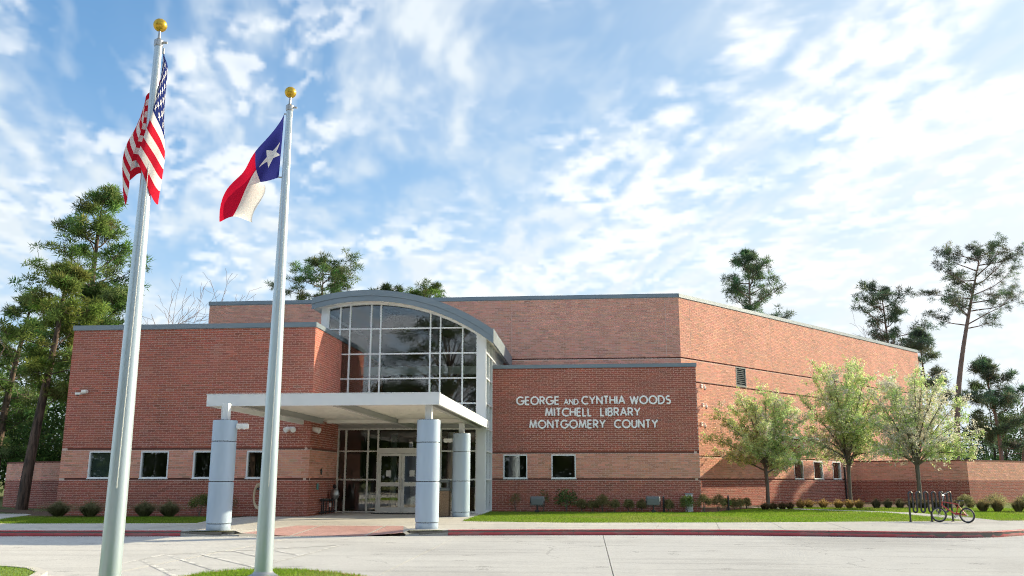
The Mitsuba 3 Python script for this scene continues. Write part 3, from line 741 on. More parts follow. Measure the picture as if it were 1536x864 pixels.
# raised lettering, one mesh per letter (single-stroke capitals)
def A_(cx, cy, rx, ry, a0, a1, n=18): return [(cx + rx * math.cos(math.radians(a)), cy + ry * math.sin(math.radians(a))) for a in np.linspace(a0, a1, n)]
GL = {
    'A': (.78, [[(0, 0), (.39, 1), (.78, 0)], [(.15, .34), (.63, .34)]]), 'B': (.56, [[(0, 0), (0, 1)], [(0, 1), (.26, 1)] + A_(.26, .77, .24, .23, 90, -90) + [(0, .54)], [(.0, .54), (.28, .54)] + A_(.28, .27, .27, .27, 90, -90) + [(0, 0)]]),
    'C': (.80, [A_(.5, .5, .5, .5, 48, 312, 26)]), 'D': (.76, [[(0, 0), (0, 1), (.26, 1)] + A_(.26, .5, .5, .5, 90, -90) + [(0, 0)]]), 'E': (.50, [[(.5, 1), (0, 1), (0, 0), (.5, 0)], [(0, .53), (.46, .53)]]),
    'G': (.95, [A_(.5, .5, .5, .5, 46, 352, 28) + [(.99, .47), (.56, .47)]]), 'H': (.66, [[(0, 0), (0, 1)], [(.66, 0), (.66, 1)], [(0, .53), (.66, .53)]]), 'I': (.02, [[(.01, 0), (.01, 1)]]), 'L': (.44, [[(0, 1), (0, 0), (.44, 0)]]),
    'M': (.92, [[(0, 0), (.14, 1), (.46, .1), (.78, 1), (.92, 0)]]), 'N': (.72, [[(0, 0), (0, 1), (.72, 0), (.72, 1)]]), 'O': (1.0, [A_(.5, .5, .5, .5, 0, 360, 34)]),
    'R': (.58, [[(0, 0), (0, 1), (.28, 1)] + A_(.28, .74, .27, .26, 90, -90) + [(0, .48)], [(.24, .48), (.58, 0)]]), 'S': (.56, [A_(.28, .755, .245, .245, 40, 270, 16)[:-1] + A_(.28, .255, .27, .255, 90, -140, 16)]),
    'T': (.56, [[(0, 1), (.56, 1)], [(.28, 1), (.28, 0)]]), 'U': (.62, [[(0, 1), (0, .31)] + A_(.31, .31, .31, .31, 180, 360) + [(.62, 1)]]), 'W': (1.06, [[(0, 1), (.27, 0), (.53, .92), (.79, 0), (1.06, 1)]]),
    'Y': (.72, [[(0, 1), (.36, .48), (.72, 1)], [(.36, .48), (.36, 0)]])}
SIGN = thing('library_sign', 'white raised capital letters naming the library, in three lines on the dark brick wall', 'sign')


def line_of(runs, x0, x1, zb):
    def lay(track):
        x, out = 0., []
        for txt, h in runs:
            for ch in txt:
                if ch == ' ': x += h * .42; continue
                w, st = GL[ch]; out.append((ch, x, h)); x += (w * .82 + track) * h
        return out, x - track * runs[-1][1]
    lo, hi = .0, 1.
    for _ in range(40):
        m = (lo + hi) / 2
        if lay(m)[1] < x1 - x0: lo = m
        else: hi = m
    for ch, x, h in lay(lo)[0]:
        sw = h * .17
        sh = unary_union([LineString([(x0 + x + a * .82 * h, zb + sw / 2 + b * (h - sw)) for a, b in st]).buffer(sw / 2, cap_style=2, join_style=1, resolution=3) for st in GL[ch][1]]).simplify(.003)
        put(SIGN + '__letter', MB().upright(sh, (0, 6.37), (1, 0), .03, .075), 'm_sign')


pr('m_sign', (.88, .89, .90), 0.4)
line_of([('GEORGE ', .41), ('AND ', .28), ('CYNTHIA WOODS', .41)], 7.78, 14.86, 4.81)
line_of([('MITCHELL  LIBRARY', .41)], 9.12, 13.46, 4.27)
line_of([('MONTGOMERY  COUNTY', .41)], 8.38, 14.24, 3.72)

# ------------------------------------------------------------------ fittings on the walls
def seccam(o, d, s_, z, label, grp):
    k = thing('security_camera', label, 'security camera', grp)
    o = np.asarray(o, float); d = np.asarray(d, float); nr = np.array([d[1], -d[0]])
    at = lambda a, t, z_: (o[0] + d[0] * (s_ + a) + nr[0] * t, o[1] + d[1] * (s_ + a) + nr[1] * t, z_)
    put(k + '__bracket', MB().upright(sbox(s_ - .07, z - .02, s_ + .07, z + .18), o, d, .012, .05).tube([at(0, .05, z + .12), at(0, .2, z + .12), at(0, .2, z + .02)], .03, 8), 'm_cream')
    put(k + '__dome', MB().lathe(at(0, .2, z - .08), [(.0, -.06), (.05, -.045), (.08, 0.0), (.085, .05), (.07, .10), (0, .12)], 14), 'm_cream', 40)
    put(k + '__lens', MB().ball(at(0, .2, z - .115), .055, 2), 'm_black', True)


for s_, z, w in ((1.80, 6.32, 'upper'), (1.86, 5.30, 'middle'), (1.66, 4.26, 'lower')):
    seccam(o45, D45, s_, z, f'{w} of three small white dome cameras on the slanting wall beside the sign wall', None)
k = thing('security_camera', 'pair of white bullet cameras high on the left brick wing', 'security camera')
put(k + '__bracket', MB().box(-9.78, -9.62, -.05, -.012, 4.88, 5.02).tube([(-9.7, -.05, 4.95), (-9.7, -.16, 4.95)], .03, 8), 'm_cream')
put(k + '__body', MB().box(-9.97, -9.72, -.24, -.12, 4.83, 4.93, .02).box(-9.68, -9.45, -.3, -.1, 4.9, 5.03, .025), 'm_cream')
put(k + '__lens', MB().lathe((-9.85, -.2, 4.80), [(0, 0), (.045, 0), (.045, .04), (0, .04)], 12), 'm_black')


def twin_flood(x, y, z, label):
    k = thing('flood_light', label, 'flood light')
    put(k + '__base', MB().box(x - .06, x + .06, y - .012 - .05, y - .012, z - .05, z + .08), 'm_cream')
    for s_ in (-1, 1):
        put(k + '__lamp_head', MB().tube([(x + s_ * .06, y - .06, z), (x + s_ * .11, y - .14, z - .02), (x + s_ * .16, y - .30, z - .07)], [.05, .10, .11], 12), 'm_cream', 40)


twin_flood(-.78, 0, 3.42, 'twin-headed cream flood light under the canopy on the front of the left wing')
k = thing('flood_light', 'single cream flood light on the corner of the left wing under the canopy', 'flood light')
put(k + '__lamp_head', MB().tube([(.03, .25, 3.42), (.12, .25, 3.40), (.30, .22, 3.34)], [.06, .11, .12], 12), 'm_cream', 40)
put(k + '__base', MB().box(.012, .05, .17, .33, 3.35, 3.5), 'm_cream')
for cx, cy, z, lab in ((.52, -9.68, 2.95, 'small twin-lamp emergency light on the left canopy column'), (6.08, .28, 2.95, 'white emergency light on the rear canopy column by the doors')):
    k = thing('emergency_light', lab, 'emergency light')
    s_ = 1 if cx < 3 else -1
    x0 = cx + s_ * .355
    put(k + '__housing', MB().box(min(x0, x0 + s_ * .36), max(x0, x0 + s_ * .36), cy - .08, cy + .04, z - .085, z + .065, .02), 'm_cream')
    for q in (.10, .26):
        put(k + '__lamp', MB().lathe((x0 + s_ * q, cy - .09, z - .06), [(0, -.05), (.05, -.03), (.055, .02), (0, .04)], 12), 'm_paper', 40)

# gas meter with pipes in the recess
k = thing('gas_meter', 'grey gas meter with dark pipes on the recessed brick wall left of the doors', 'gas meter')
mx = .30
put(k + '__meter_body', MB().lathe((mx, 2.75, .80), [(0, -.2), (.14, -.17), (.19, -.05), (.19, .06), (.14, .2), (.06, .24), (0, .25)], 18), 'm_steel', 40)
put(k + '__regulator', MB().lathe((mx - .02, 2.75, 1.1), [(0, -.05), (.07, -.04), (.09, .04), (.04, .12), (0, .13)], 14), 'm_black', 40)
for ya, za in ((1.5, .62), (1.75, .62), (2.1, .62), (2.6, .6), (3.0, .62), (3.3, .62)):
    put(k + '__pipe', MB().tube([(.14, ya, .03), (.14, ya, za)], .03, 8), 'm_black')
put(k + '__pipe', MB().tube([(.15, 1.35, .60), (.15, 2.0, .60), (.2, 2.75, .57), (.15, 3.45, .62)], .05, 10), 'm_black')
put(k + '__pipe', MB().tube([(.13, 1.2, .10), (.13, 3.5, .10)], .03, 8), 'm_black')
put(k + '__valve', MB().ball((.2, 3.3, .95), .05, 1).ball((.2, 3.3, .55), .05, 1).ball((.2, 3.3, .18), .05, 1).box(.17, .23, 2.45, 2.52, .28, .45), 'm_paper')
k = thing('outlet_box', 'small pale outlet box on the recessed wall beside the gas meter', 'outlet box')
put(k + '__cover', MB().box(.013, .07, 1.05, 1.24, 1.02, 1.26, .01), 'm_teal'); put(k + '__plate', MB().box(.071, .08, 1.08, 1.21, 1.05, 1.23), 'm_steel')
k = thing('door_button', 'dark push button plate on the salmon band of the recessed wall', 'door button')
put(k + '__plate', MB().box(.013, .05, 1.5, 1.64, 1.62, 1.86, .01), 'm_black'); put(k + '__button', MB().lathe((.052, 1.57, 1.74), [(0, -.03), (.03, -.03), (.03, .03), (0, .03)], 10), 'm_lamp_grey')
# hose on the wing
k = thing('garden_hose', 'coiled tan garden hose hung on the left wing behind the taller front flagpole', 'hose')
th = np.linspace(0, 2 * np.pi * 5, 150)
put(k + '__coil', MB().tube(np.column_stack([-1.95 + (.17 + .006 * th / 6) * np.cos(th), -.10 - .012 * th / 6, .78 + .38 * np.sin(th) * (1 + .01 * th)]), .017, 6), 'm_hose', 40)
put(k + '__hanger', MB().box(-2.02, -1.88, -.2, -.012, 1.02, 1.1, .02), 'm_black')
# trash can
k = thing('trash_can', 'square brown aggregate litter bin between the two right-hand canopy columns', 'trash can')
put(k + '__bin', MB().box(5.05, 5.62, .1, .67, 0.005, .98, .02), 'm_trash')
put(k + '__lid', MB().box(5.03, 5.64, .08, .69, .985, 1.10, .03).box(5.08, 5.14, .13, .19, 1.10, 1.3).box(5.53, 5.59, .13, .19, 1.10, 1.3).box(5.08, 5.14, .58, .64, 1.10, 1.3).box(5.53, 5.59, .58, .64, 1.10, 1.3).box(5.05, 5.62, .1, .67, 1.3, 1.42, .04), 'm_lamp_grey')
put(LIB + '__door_mat', MB().box(1.9, 3.9, 2.7, 3.75, .004, .02), 'm_black')

# landscape flood lights
for x, y, lab in ((8.80, 4.7, 'dark grey box flood light on a stake at the left of the lawn'), (13.85, 5.0, 'dark grey box flood light on a stake among the clipped hedge balls')):
    k = thing('landscape_light', lab, 'flood light')
    put(k + '__stake', MB().tube([(x, y, -.02), (x, y, .35)], .035, 8).box(x - .09, x + .09, y - .07, y + .07, .0, .12, .01), 'm_black')
    put(k + '__head', MB().box(x - .31, x + .31, y - .02, y + .36, .42, .70, .05).box(x - .27, x + .27, y - .06, y - .02, .33, .62, .03), 'm_lamp_grey', 30)
    put(k + '__yoke', MB().box(x - .32, x - .29, y - .03, y + .1, .30, .5).box(x + .29, x + .32, y - .03, y + .1, .30, .5).box(x - .32, x + .32, y - .03, y + .03, .27, .31), 'm_black')
k = thing('utility_box', 'pale small utility box behind the hedge near the sign wall corner', 'utility box')
put(k + '__cabinet', MB().box(15.35, 15.65, 5.95, 6.25, .0, .78, .02), 'm_white_metal'); put(k + '__lid', MB().box(15.32, 15.68, 5.92, 6.28, .782, .82, .01), 'm_coping')
for x, y in ((14.35, 5.75), (17.4, 7.3)):
    k = thing('marker_post', 'short black marker post standing in the hedge bed ' + ('before the sign wall' if x < 15 else 'below the slanting wall'), 'post')
    put(k + '__post', MB().lathe((x, y, 0), [(.045, 0), (.045, .6), (.03, .66), (0, .67)], 10), 'm_black', 40)
    put(k + '__cap', MB().lathe((x, y, .665), [(.05, 0), (.05, .03), (0, .045)], 10), 'm_lamp_grey')

# ------------------------------------------------------------------ bicycle rack and bicycle
R0, RD = np.array([22.02, -2.80]), np.array([.947, .32]); RD /= np.linalg.norm(RD)
rp = lambda s_, z, t=0.: (R0[0] + RD[0] * s_ - RD[1] * t, R0[1] + RD[1] * s_ + RD[0] * t, z)
k = thing('bicycle_rack', 'black wave-shaped tube bicycle rack on the concrete pad', 'bicycle rack')
pts = []; nb, w, zt_, zb_ = 6, 1.72 / 5.6, 1.0, .32
path = [(0.0, 0.0)]
r_ = w * .25
s0 = 0.
xs_ = []
pts2 = [(0., 0.), (0., zt_ - r_)]
for i in range(nb):
    cx = i * w + r_
    pts2 += [(cx + r_ * math.cos(a), zt_ - r_ + r_ * math.sin(a)) for a in np.linspace(math.pi, 0, 9)]
    if i < nb - 1:
        cx2 = cx + 2 * r_
        pts2 += [(cx2 - r_ * math.cos(a), zb_ + r_ - r_ * math.sin(a)) for a in np.linspace(0, math.pi, 9)]
pts2 += [(nb * w - w + 2 * r_, 0.)]
put(k + '__tube', MB().tube([rp(a, b) for a, b in pts2], .031, 10), 'm_rack', 50)
put(k + '__leg', MB().tube([rp(2.5 * w + r_ * 1.0, .33), rp(2.5 * w + r_, 0)], .031, 10), 'm_rack', 50)
for a in (0, 2.5 * w + r_, (nb - 1) * w + 2 * r_):
    put(k + '__foot_plate', MB().lathe(rp(a, .002), [(0, .012), (.07, .01), (.075, 0)], 14), 'm_rack')

k = thing('bicycle', 'small red bicycle with black tyres leaning in the bike rack', 'bicycle')
bo = np.array([23.62, -3.5]); bd = np.array([-.74, .67]); bd /= np.linalg.norm(bd)      # rear hub to front hub
bp = lambda s_, z, t=0.: np.array([bo[0] + bd[0] * s_ - bd[1] * t, bo[1] + bd[1] * s_ + bd[0] * t, z])
WR = .25


def wheel(s_, steer=0.):
    wk = k + '__wheel'
    a = np.linspace(0, 2 * np.pi, 33)
    ring = lambda rr: [bp(s_ + rr * math.cos(q) * math.cos(steer), WR + rr * math.sin(q), rr * math.cos(q) * math.sin(steer)) for q in a]
    kk_ = put(wk, MB().tube([bp(s_, WR, -.05), bp(s_, WR, .05)], .02, 10), 'm_steel')
    put(kk_ + '__tyre', MB().tube(ring(WR - .025), .025, 8, cap=False), 'm_black', 50)
    put(kk_ + '__rim', MB().tube(ring(WR - .055), .011, 6, cap=False), 'm_steel', 50)
    mb = MB()
    for q in np.linspace(0, 2 * np.pi, 21)[:-1]:
        mb.tube([bp(s_, WR, .02 * (-1) ** int(q * 7)), bp(s_ + (WR - .06) * math.cos(q) * math.cos(steer), WR + (WR - .06) * math.sin(q), (WR - .06) * math.cos(q) * math.sin(steer))], .0022, 4, cap=False)
    put(kk_ + '__spokes', mb, 'm_steel')


wheel(0.); wheel(.92, .25)
mb = MB()
bb, seat_t, head_t, head_b = bp(.36, .27), bp(.24, .60), bp(.76, .68), bp(.79, .56)
for a, b, r_ in ((head_t, seat_t, .017), (head_b, bb, .021), (bb, seat_t, .017), (head_t, head_b, .022)):
    mb.tube([a, b], r_, 8)
for t in (-.05, .05):
    mb.tube([bb, bp(0, WR, t)], .011, 6); mb.tube([seat_t - [0, 0, .05], bp(0, WR, t)], .010, 6)
put(k + '__frame', mb, 'm_red_paint', 40)
put(k + '__fork', MB().tube([head_b, bp(.83, .5, -.05), bp(.92, WR, -.05)], .013, 6).tube([head_b, bp(.83, .5, .05), bp(.92, WR, .05)], .013, 6), 'm_black', 40)
put(k + '__handlebar', MB().tube([head_t, bp(.73, .80)], .014, 8).tube([bp(.74, .78, -.02), bp(.72, .95, -.13), bp(.68, .97, -.30)], .012, 8).tube([bp(.74, .78, .02), bp(.72, .95, .13), bp(.68, .97, .30)], .012, 8).tube([bp(.725, .90, -.1), bp(.725, .9, .1)], .009, 6), 'm_steel', 40)
put(k + '__grip', MB().tube([bp(.69, .97, -.24), bp(.665, .97, -.34)], .017, 8), 'm_black'); put(k + '__grip', MB().tube([bp(.69, .97, .24), bp(.665, .97, .34)], .017, 8), 'm_black')
sd = trimesh.convex.convex_hull(np.array([bp(.10, .74, -.07), bp(.10, .74, .07), bp(.10, .70, -.06), bp(.10, .70, .06), bp(.06, .73, -.05), bp(.06, .73, .05), bp(.33, .73, -.015), bp(.33, .73, .015), bp(.33, .70, 0), bp(.2, .745, .03), bp(.2, .745, -.03)]))
put(k + '__saddle', MB().tm(sd), 'm_black'); put(k + '__seat_post', MB().tube([seat_t - [0, 0, .04], bp(.20, .71)], .013, 8), 'm_steel')
put(k + '__crank', MB().lathe((0, 0, 0), [(0, -.004), (.08, -.004), (.08, .004), (0, .004)], 20), 'm_steel', to=T().translate(bp(.36, .27, -.045).tolist()).rotate([0, 0, 1], math.degrees(math.atan2(bd[1], bd[0]))).rotate([1, 0, 0], 90))
put(k + '__pedal', MB().tube([bp(.36, .27, -.05), bp(.46, .18, -.06)], .01, 6).box(*sum([[bp(.46, .18, -.1)[i] - q, bp(.46, .18, -.1)[i] + q] for i, q in ((0, .045), (1, .04), (2, .012))], [])), 'm_black')
put(k + '__chain_guard', MB().tube([bp(.36, .31, -.05), bp(.02, .275, -.05)], .022, 6), 'm_red_paint')

# ------------------------------------------------------------------ flagpoles and flags
VR, VF = np.array([FW[1], -FW[0], 0]), FW     # right and away from the camera, horizontal


def flagpole(x, y, top, label):
    k = thing('flagpole', label, 'flagpole')
    zb = -.0
    prof = [(.135, zb), (.127, .4), (.124, 1.2), (.105, 3.2), (.075, 5.3), (.05, top - .42)]
    put(k + '__shaft', MB().lathe((x, y, 0), prof, 36), 'm_pole', True)
    put(k + '__collar', MB().lathe((x, y, zb), [(.22, 0), (.22, .03), (.16, .06), (.138, .09)], 30), 'm_steel', 40)
    put(k + '__truck', MB().lathe((x, y, top - .43), [(.055, 0), (.062, .02), (.062, .09), (.04, .11), (.02, .13), (.018, .24), (0, .24)], 20).tube([(x + VR[0] * .03, y + VR[1] * .03, top - .36), (x + VR[0] * .12, y + VR[1] * .12, top - .37)], .018, 8), 'm_steel', 40)
    put(k + '__finial_ball', MB().ball((x, y, top - .10), .094, 3), 'm_gold', True)
    s_ = .14
    put(k + '__halyard', MB().tube([(x - VF[0] * .07 + VR[0] * .06, y - VF[1] * .07 + VR[1] * .06, top - .4), (x - VF[0] * .13 + VR[0] * .04, y - VF[1] * .13 + VR[1] * .04, 1.3)], .006, 5), 'm_paper')
    put(k + '__cleat', MB().box(x - .02, x + .02, y + .12, y + .17, 1.22, 1.38, .01), 'm_steel')
    return k


P1, P2 = (5.30, -24.2), (6.40, -21.9)
flagpole(*P1, 7.76, 'white flagpole nearest the camera, with gold ball, carrying the striped flag')
flagpole(*P2, 7.75, 'white flagpole with gold ball carrying the blue, white and red star flag')


def star_in(x, y, R, rot=0.):
    a0 = 2 * math.pi / 5
    th = dr.atan2(x, y) + rot + 20 * a0
    a = dr.abs(th - dr.floor(th / a0 + .5) * a0)            # 0 at a tip
    r = dr.sqrt(x * x + y * y)
    px, py = r * dr.cos(a), r * dr.sin(a)
    ri = .382 * R; nx, ny = ri * math.cos(a0 / 2), ri * math.sin(a0 / 2)
    return dr.select((nx - R) * py - ny * (px - R) < 0, 0., 1.)


def us(p, n, uv):
    u, v = uv.x, uv.y
    st = dr.floor(v * 13)
    red = dr.select(st - 2 * dr.floor(st / 2) < .5, 1., 0.)
    c = MX([.80, .79, .78], [.60, .020, .045], red)
    cx, cy = u / .40 * 12 , v / (7 / 13) * 10
    ix, iy = dr.floor(cx + .5), dr.floor(cy + .5)
    ok = ((ix + iy) - 2 * dr.floor((ix + iy) / 2) < .5) & (ix > .5) & (ix < 11.5) & (iy > .5) & (iy < 9.5)
    sx, sy = (cx - ix) * .063, (cy - iy) * .0538
    star = dr.select(ok, star_in(sx, -sy, .036), 0.)
    canton = dr.select((u < .40) & (v < 7 / 13), 1., 0.)
    return MX(c, MX([.022, .035, .16], [.8, .8, .8], star), canton)


def texas(p, n, uv):
    u, v = uv.x, uv.y
    c = MX([.62, .012, .045], [.80, .79, .77], dr.select(v > .5, 1., 0.))
    x, y = (u - .165) * 1.5, v - .5
    return MX(c, MX([.04, .045, .24], [.82, .81, .80], star_in(x, -y, .20, .9)), dr.select(u < 1 / 3, 1., 0.))


scene['m_flag_us'] = {'type': 'principledthin', 'base_color': P(us), 'roughness': .75, 'diff_trans': .55}
scene['m_flag_tx'] = {'type': 'principledthin', 'base_color': P(texas), 'roughness': .75, 'diff_trans': .55}


def grid_mesh(pos, uv):
    n, m = pos.shape[:2]
    i, j = np.meshgrid(np.arange(n - 1), np.arange(m - 1), indexing='ij')
    q = np.stack([i * m + j, (i + 1) * m + j, (i + 1) * m + j + 1, i * m + j + 1], -1).reshape(-1, 4)
    mb = MB().add(pos.reshape(-1, 3), q)
    return mb, uv.reshape(-1, 2)


# limp national flag: hoist in front of the pole, cloth folded to the right, round behind it and out on the left
from scipy.interpolate import RectBivariateSpline
us_, vs_ = np.array([0, .14, .3, .5, .76, 1.0]), np.array([0, .25, .5, .75, 1.0])
GX = np.array([[.066, .066, .055, -.03, -.10], [.08, .09, .10, .06, .01], [.095, .12, .15, .16, .14], [.0, .0, .0, .02, .05], [-.11, -.18, -.26, -.28, -.23], [-.08, -.12, -.16, -.19, -.22]])
GZ = np.array([[7.05, 6.68, 6.30, 5.92, 5.55], [6.98, 6.60, 6.20, 5.78, 5.42], [6.85, 6.45, 6.0, 5.6, 5.12], [6.72, 6.34, 6.0, 5.70, 5.4], [6.50, 6.24, 6.0, 5.72, 5.42], [6.25, 5.95, 5.65, 5.36, 5.06]])
GY = np.array([[.03, .02, -.06, -.10, -.12], [.05, .03, -.05, -.11, -.13], [.10, .12, .12, .10, .08], [.14, .15, .16, .15, .14], [.08, .08, .06, .03, .03], [-.02, -.06, -.10, -.10, -.08]])
S_, V_ = np.meshgrid(np.linspace(0, 1, 120), np.linspace(0, 1, 70), indexing='ij')
ev = lambda G: RectBivariateSpline(us_, vs_, G, kx=3, ky=3, s=0)(np.linspace(0, 1, 120), np.linspace(0, 1, 70))
fx, hz, fy = ev(GX), ev(GZ), ev(GY)
fx = fx + .012 * np.sin(V_ * 9 + S_ * 6) * np.minimum(1, S_ * 5)
fy = fy + .022 * np.sin(V_ * 4 + S_ * 30) * np.minimum(1, S_ * 5)
pos = np.array([*P1, 0])[None, None] + VR * fx[..., None] + VF * fy[..., None]; pos[..., 2] = 7.28 + (hz - 7.05) * 1.15
mb, uv_ = grid_mesh(pos, np.stack([S_, V_], -1))
k = thing('striped_flag', 'limp red and white striped flag with starry blue canton on the nearest flagpole', 'flag')
put(k + '__cloth', mb, 'm_flag_us', True, uv=uv_)
put(k + '__clip', MB().box(*sum([[float(c - q), float(c + q)] for c, q in zip(pos[0, 0], (.012, .012, .04))], [])), 'm_steel'); put(k + '__clip', MB().box(*sum([[float(c - q), float(c + q)] for c, q in zip(pos[0, -1], (.012, .012, .04))], [])), 'm_steel')

# state flag flying to the left and drooping
from scipy.interpolate import RectBivariateSpline
us_, vs_ = np.array([0, .165, .33, .55, .78, 1.0]), np.array([0, .25, .5, .75, 1.0])
#       top to bottom at each u: (x right, z up, y away)
GX = np.array([[0, -.005, -.012, -.02, -.03], [-.20, -.19, -.18, -.17, -.16], [-.44, -.42, -.385, -.36, -.36], [-.66, -.62, -.50, -.38, -.31], [-.88, -.82, -.66, -.50, -.42], [-1.02, -.90, -.72, -.60, -.50]])
GZ = np.array([[0, -.27, -.53, -.79, -1.03], [-.26, -.46, -.67, -.87, -1.06], [-.60, -.74, -.92, -1.03, -1.07], [-.87, -1.0, -1.14, -1.13, -1.10], [-1.22, -1.33, -1.45, -1.42, -1.38], [-1.66, -1.68, -1.66, -1.65, -1.66]])
GY = np.array([[0, 0, 0, 0, 0], [.08, .04, .06, .05, .02], [.06, .0, -.06, .04, .12], [.16, .06, -.02, .12, .24], [.10, .02, .04, .2, .3], [.22, .08, .0, .16, .3]])
S_, V_ = np.meshgrid(np.linspace(0, 1, 80), np.linspace(0, 1, 50), indexing='ij')
ev = lambda G: RectBivariateSpline(us_, vs_, G, kx=3, ky=3, s=0)(np.linspace(0, 1, 80), np.linspace(0, 1, 50))
fx, fz, fy = ev(GX), ev(GZ), ev(GY)
fy = fy + .03 * np.sin(S_ * 14 + V_ * 5) * np.minimum(1, S_ * 4)
pos = np.array([*P2, 7.27])[None, None] + VR * (fx - .085)[..., None] + VF * fy[..., None]; pos[..., 2] += fz * 1.06
mb, uv_ = grid_mesh(pos, np.stack([S_, V_], -1))
k = thing('star_flag', 'drooping red, white and blue flag with one white star on the second flagpole', 'flag')
put(k + '__cloth', mb, 'm_flag_tx', True, uv=uv_)
for q in (pos[0, 0], pos[0, -1]):
    put(k + '__clip', MB().tube([q, q + VR * .09], .012, 6), 'm_steel')

# ------------------------------------------------------------------ plants
NT = 1.7


def leafcloud(mb, C, n, rad, ln, w, r, cols, squash=1.0, up=0.0, shell=False):
    """n thin leaf triangles around each centre of C (m,3); cols (m,3)."""
    m = len(C)
    d = r.normal(0, 1, (m, n, 3)); d[..., 2] += up; d /= np.linalg.norm(d, axis=-1, keepdims=True)
    rr = rad * (r.uniform(.75, 1.05, (m, n, 1)) if shell else r.uniform(.05, 1, (m, n, 1)) ** .6)
    base = C[:, None] + d * rr * [1, 1, squash]
    dd = d + r.normal(0, .5, d.shape); dd /= np.linalg.norm(dd, axis=-1, keepdims=True)
    side = np.cross(dd, r.normal(0, 1, d.shape)); side /= np.linalg.norm(side, axis=-1, keepdims=True) + 1e-9
    L = ln * r.uniform(.6, 1.3, (m, n, 1))
    v = np.stack([base - side * w / 2, base + side * w / 2, base + dd * L], 2)
    c = np.repeat((cols[:, None] * r.uniform(.7, 1.3, (m, n, 1))).reshape(-1, 3), 3, 0)
    mb.add(v.reshape(-1, 3), np.arange(m * n * 3).reshape(-1, 3), np.clip(c, .005, .9))


def rots(r, d, spread):
    q = d + r.normal(0, spread, 3); return q / np.linalg.norm(q)


def pine(x, y, h, label, seed, crown=.4, spread=3.0, limbs=26, lean=(0, 0), r0=.28, clump=.42, nn=42, wd=.04, needle=.34, tone=(.055, .085, .03), bark='m_bark_far', name='pine_tree', top_gap=None, profile=None, group=None, curve=0., dens=1.0, fat=1.25):
    r = np.random.default_rng(seed); k = thing(name, label, 'tree', group)
    zt2 = np.linspace(0, 1, 14)
    tx = x + lean[0] * zt2 ** 1.3 + curve * np.sin(zt2 * 3.0) + .12 * np.sin(zt2 * 5 + seed); ty = y + lean[1] * zt2 + .12 * np.sin(zt2 * 4 + seed * 2)
    tz = zt2 * h * .97
    put(k + '__trunk', MB().tube(np.column_stack([tx, ty, tz]), r0 * (1 - zt2) ** .7 * .95 + .03, 10), bark, True)
    bm, C, col = MB(), [], []
    pf = profile or (lambda f: (1 - f) ** .55 * min(1, .45 + f * 1.6))
    for i in range(limbs):
        f = (i + r.uniform(0, 1)) / limbs
        z = h * (crown + (1 - crown) * f * .97); k_ = z / (h * .97)
        bx, by = np.interp(k_, zt2, tx), np.interp(k_, zt2, ty)
        L = spread * pf(f) * r.uniform(.55, 1.15) + .3
        a = i * 2.4 + r.uniform(-.5, .5); el = r.uniform(-.1, .4) + f * .15; L *= 1 - .55 * max(0, f - .75) / .25
        d = np.array([math.cos(a) * math.cos(el), math.sin(a) * math.cos(el), math.sin(el)])
        p = np.array([bx, by, z]); pts = [p]
        for s_ in range(4):
            d = rots(r, d + [0, 0, .10], .14); pts.append(pts[-1] + d * L / 4)
        pts = np.array(pts); bm.tube(pts, np.linspace(.055, .014, 5) * (h / 18), 5, cap=False)
        for s_ in range(2, 5):
            for q in range(3 if s_ < 4 else 4):
                sd_ = rots(r, d * .5 + r.normal(0, .7, 3) * [1, 1, .55] + [0, 0, .25], .1); sl = L * r.uniform(.16, .34) + .15
                e = pts[s_] + sd_ * sl
                bm.tube([pts[s_], (pts[s_] + e) / 2 + [0, 0, .03], e], [.018, .013, .008], 4, cap=False)
                t0 = NT * np.array(tone) * r.uniform(.6, 1.5) * (1 + .12 * r.normal(0, 1, 3))
                C.append(e); col.append(t0)
                if r.random() < .55: C.append((pts[s_] + e) / 2 + r.normal(0, .15, 3)); col.append(t0 * .9)
    C.append(np.array([tx[-1], ty[-1], h])); col.append(NT * np.array(tone))
    put(k + '__limbs', bm, bark)
    mb = MB(); leafcloud(mb, np.array(C), int(nn * dens), clump * .74, needle, wd * fat, r, np.array(col), squash=.62, up=.5)
    put(k + '__crown', mb, 'm_needle')
    return k


# background pines
pine(-17.1, 12.4, 18.0, 'tall green pine with layered crown rising behind the left corner of the building', 1, crown=.25, spread=2.8, limbs=32, r0=.3, nn=60, clump=.5, wd=.045, needle=.26, dens=1.1, fat=1.25, tone=(.095, .145, .045), bark='m_bark_pine', profile=lambda f: (.35 + .85 * math.sin(min(1, f * 1.15) * 3.0) if f < .62 else .62 - .5 * (f - .62)))
pine(-25.2, 17.2, 13.0, 'broad dark green tree at the left edge of the view', 2, crown=.2, spread=2.6, limbs=24, r0=.28, nn=60, clump=.55, wd=.05, needle=.28, dens=1., fat=1.25, tone=(.08, .125, .045), bark='m_bark_pine', lean=(1, 0))
pine(-16.2, 6.6, 12.0, 'dark bare-trunked pine standing in front of the low curved brick wall', 3, crown=.42, spread=2.5, limbs=18, r0=.27, nn=60, clump=.5, wd=.045, needle=.26, dens=1.1, fat=1.25, tone=(.11, .145, .04), bark='m_bark_pine', lean=(.9, 0), curve=.15)
pine(-16.0, 11.2, 12.0, 'slim dark pine trunk close to the left end of the brick wing', 4, crown=.5, spread=2.8, limbs=20, r0=.2, nn=50, bark='m_bark_pine', needle=.28, tone=(.065, .11, .035))
pine(-12.3, 38.1, 19.6, 'spreading pine rising above the roof behind the second flagpole', 5, crown=.62, spread=2.9, limbs=26, r0=.22, lean=(.6, 0), tone=(.08, .12, .045), clump=.45, nn=55, profile=lambda f: .95 if f > .3 else .5 + f)
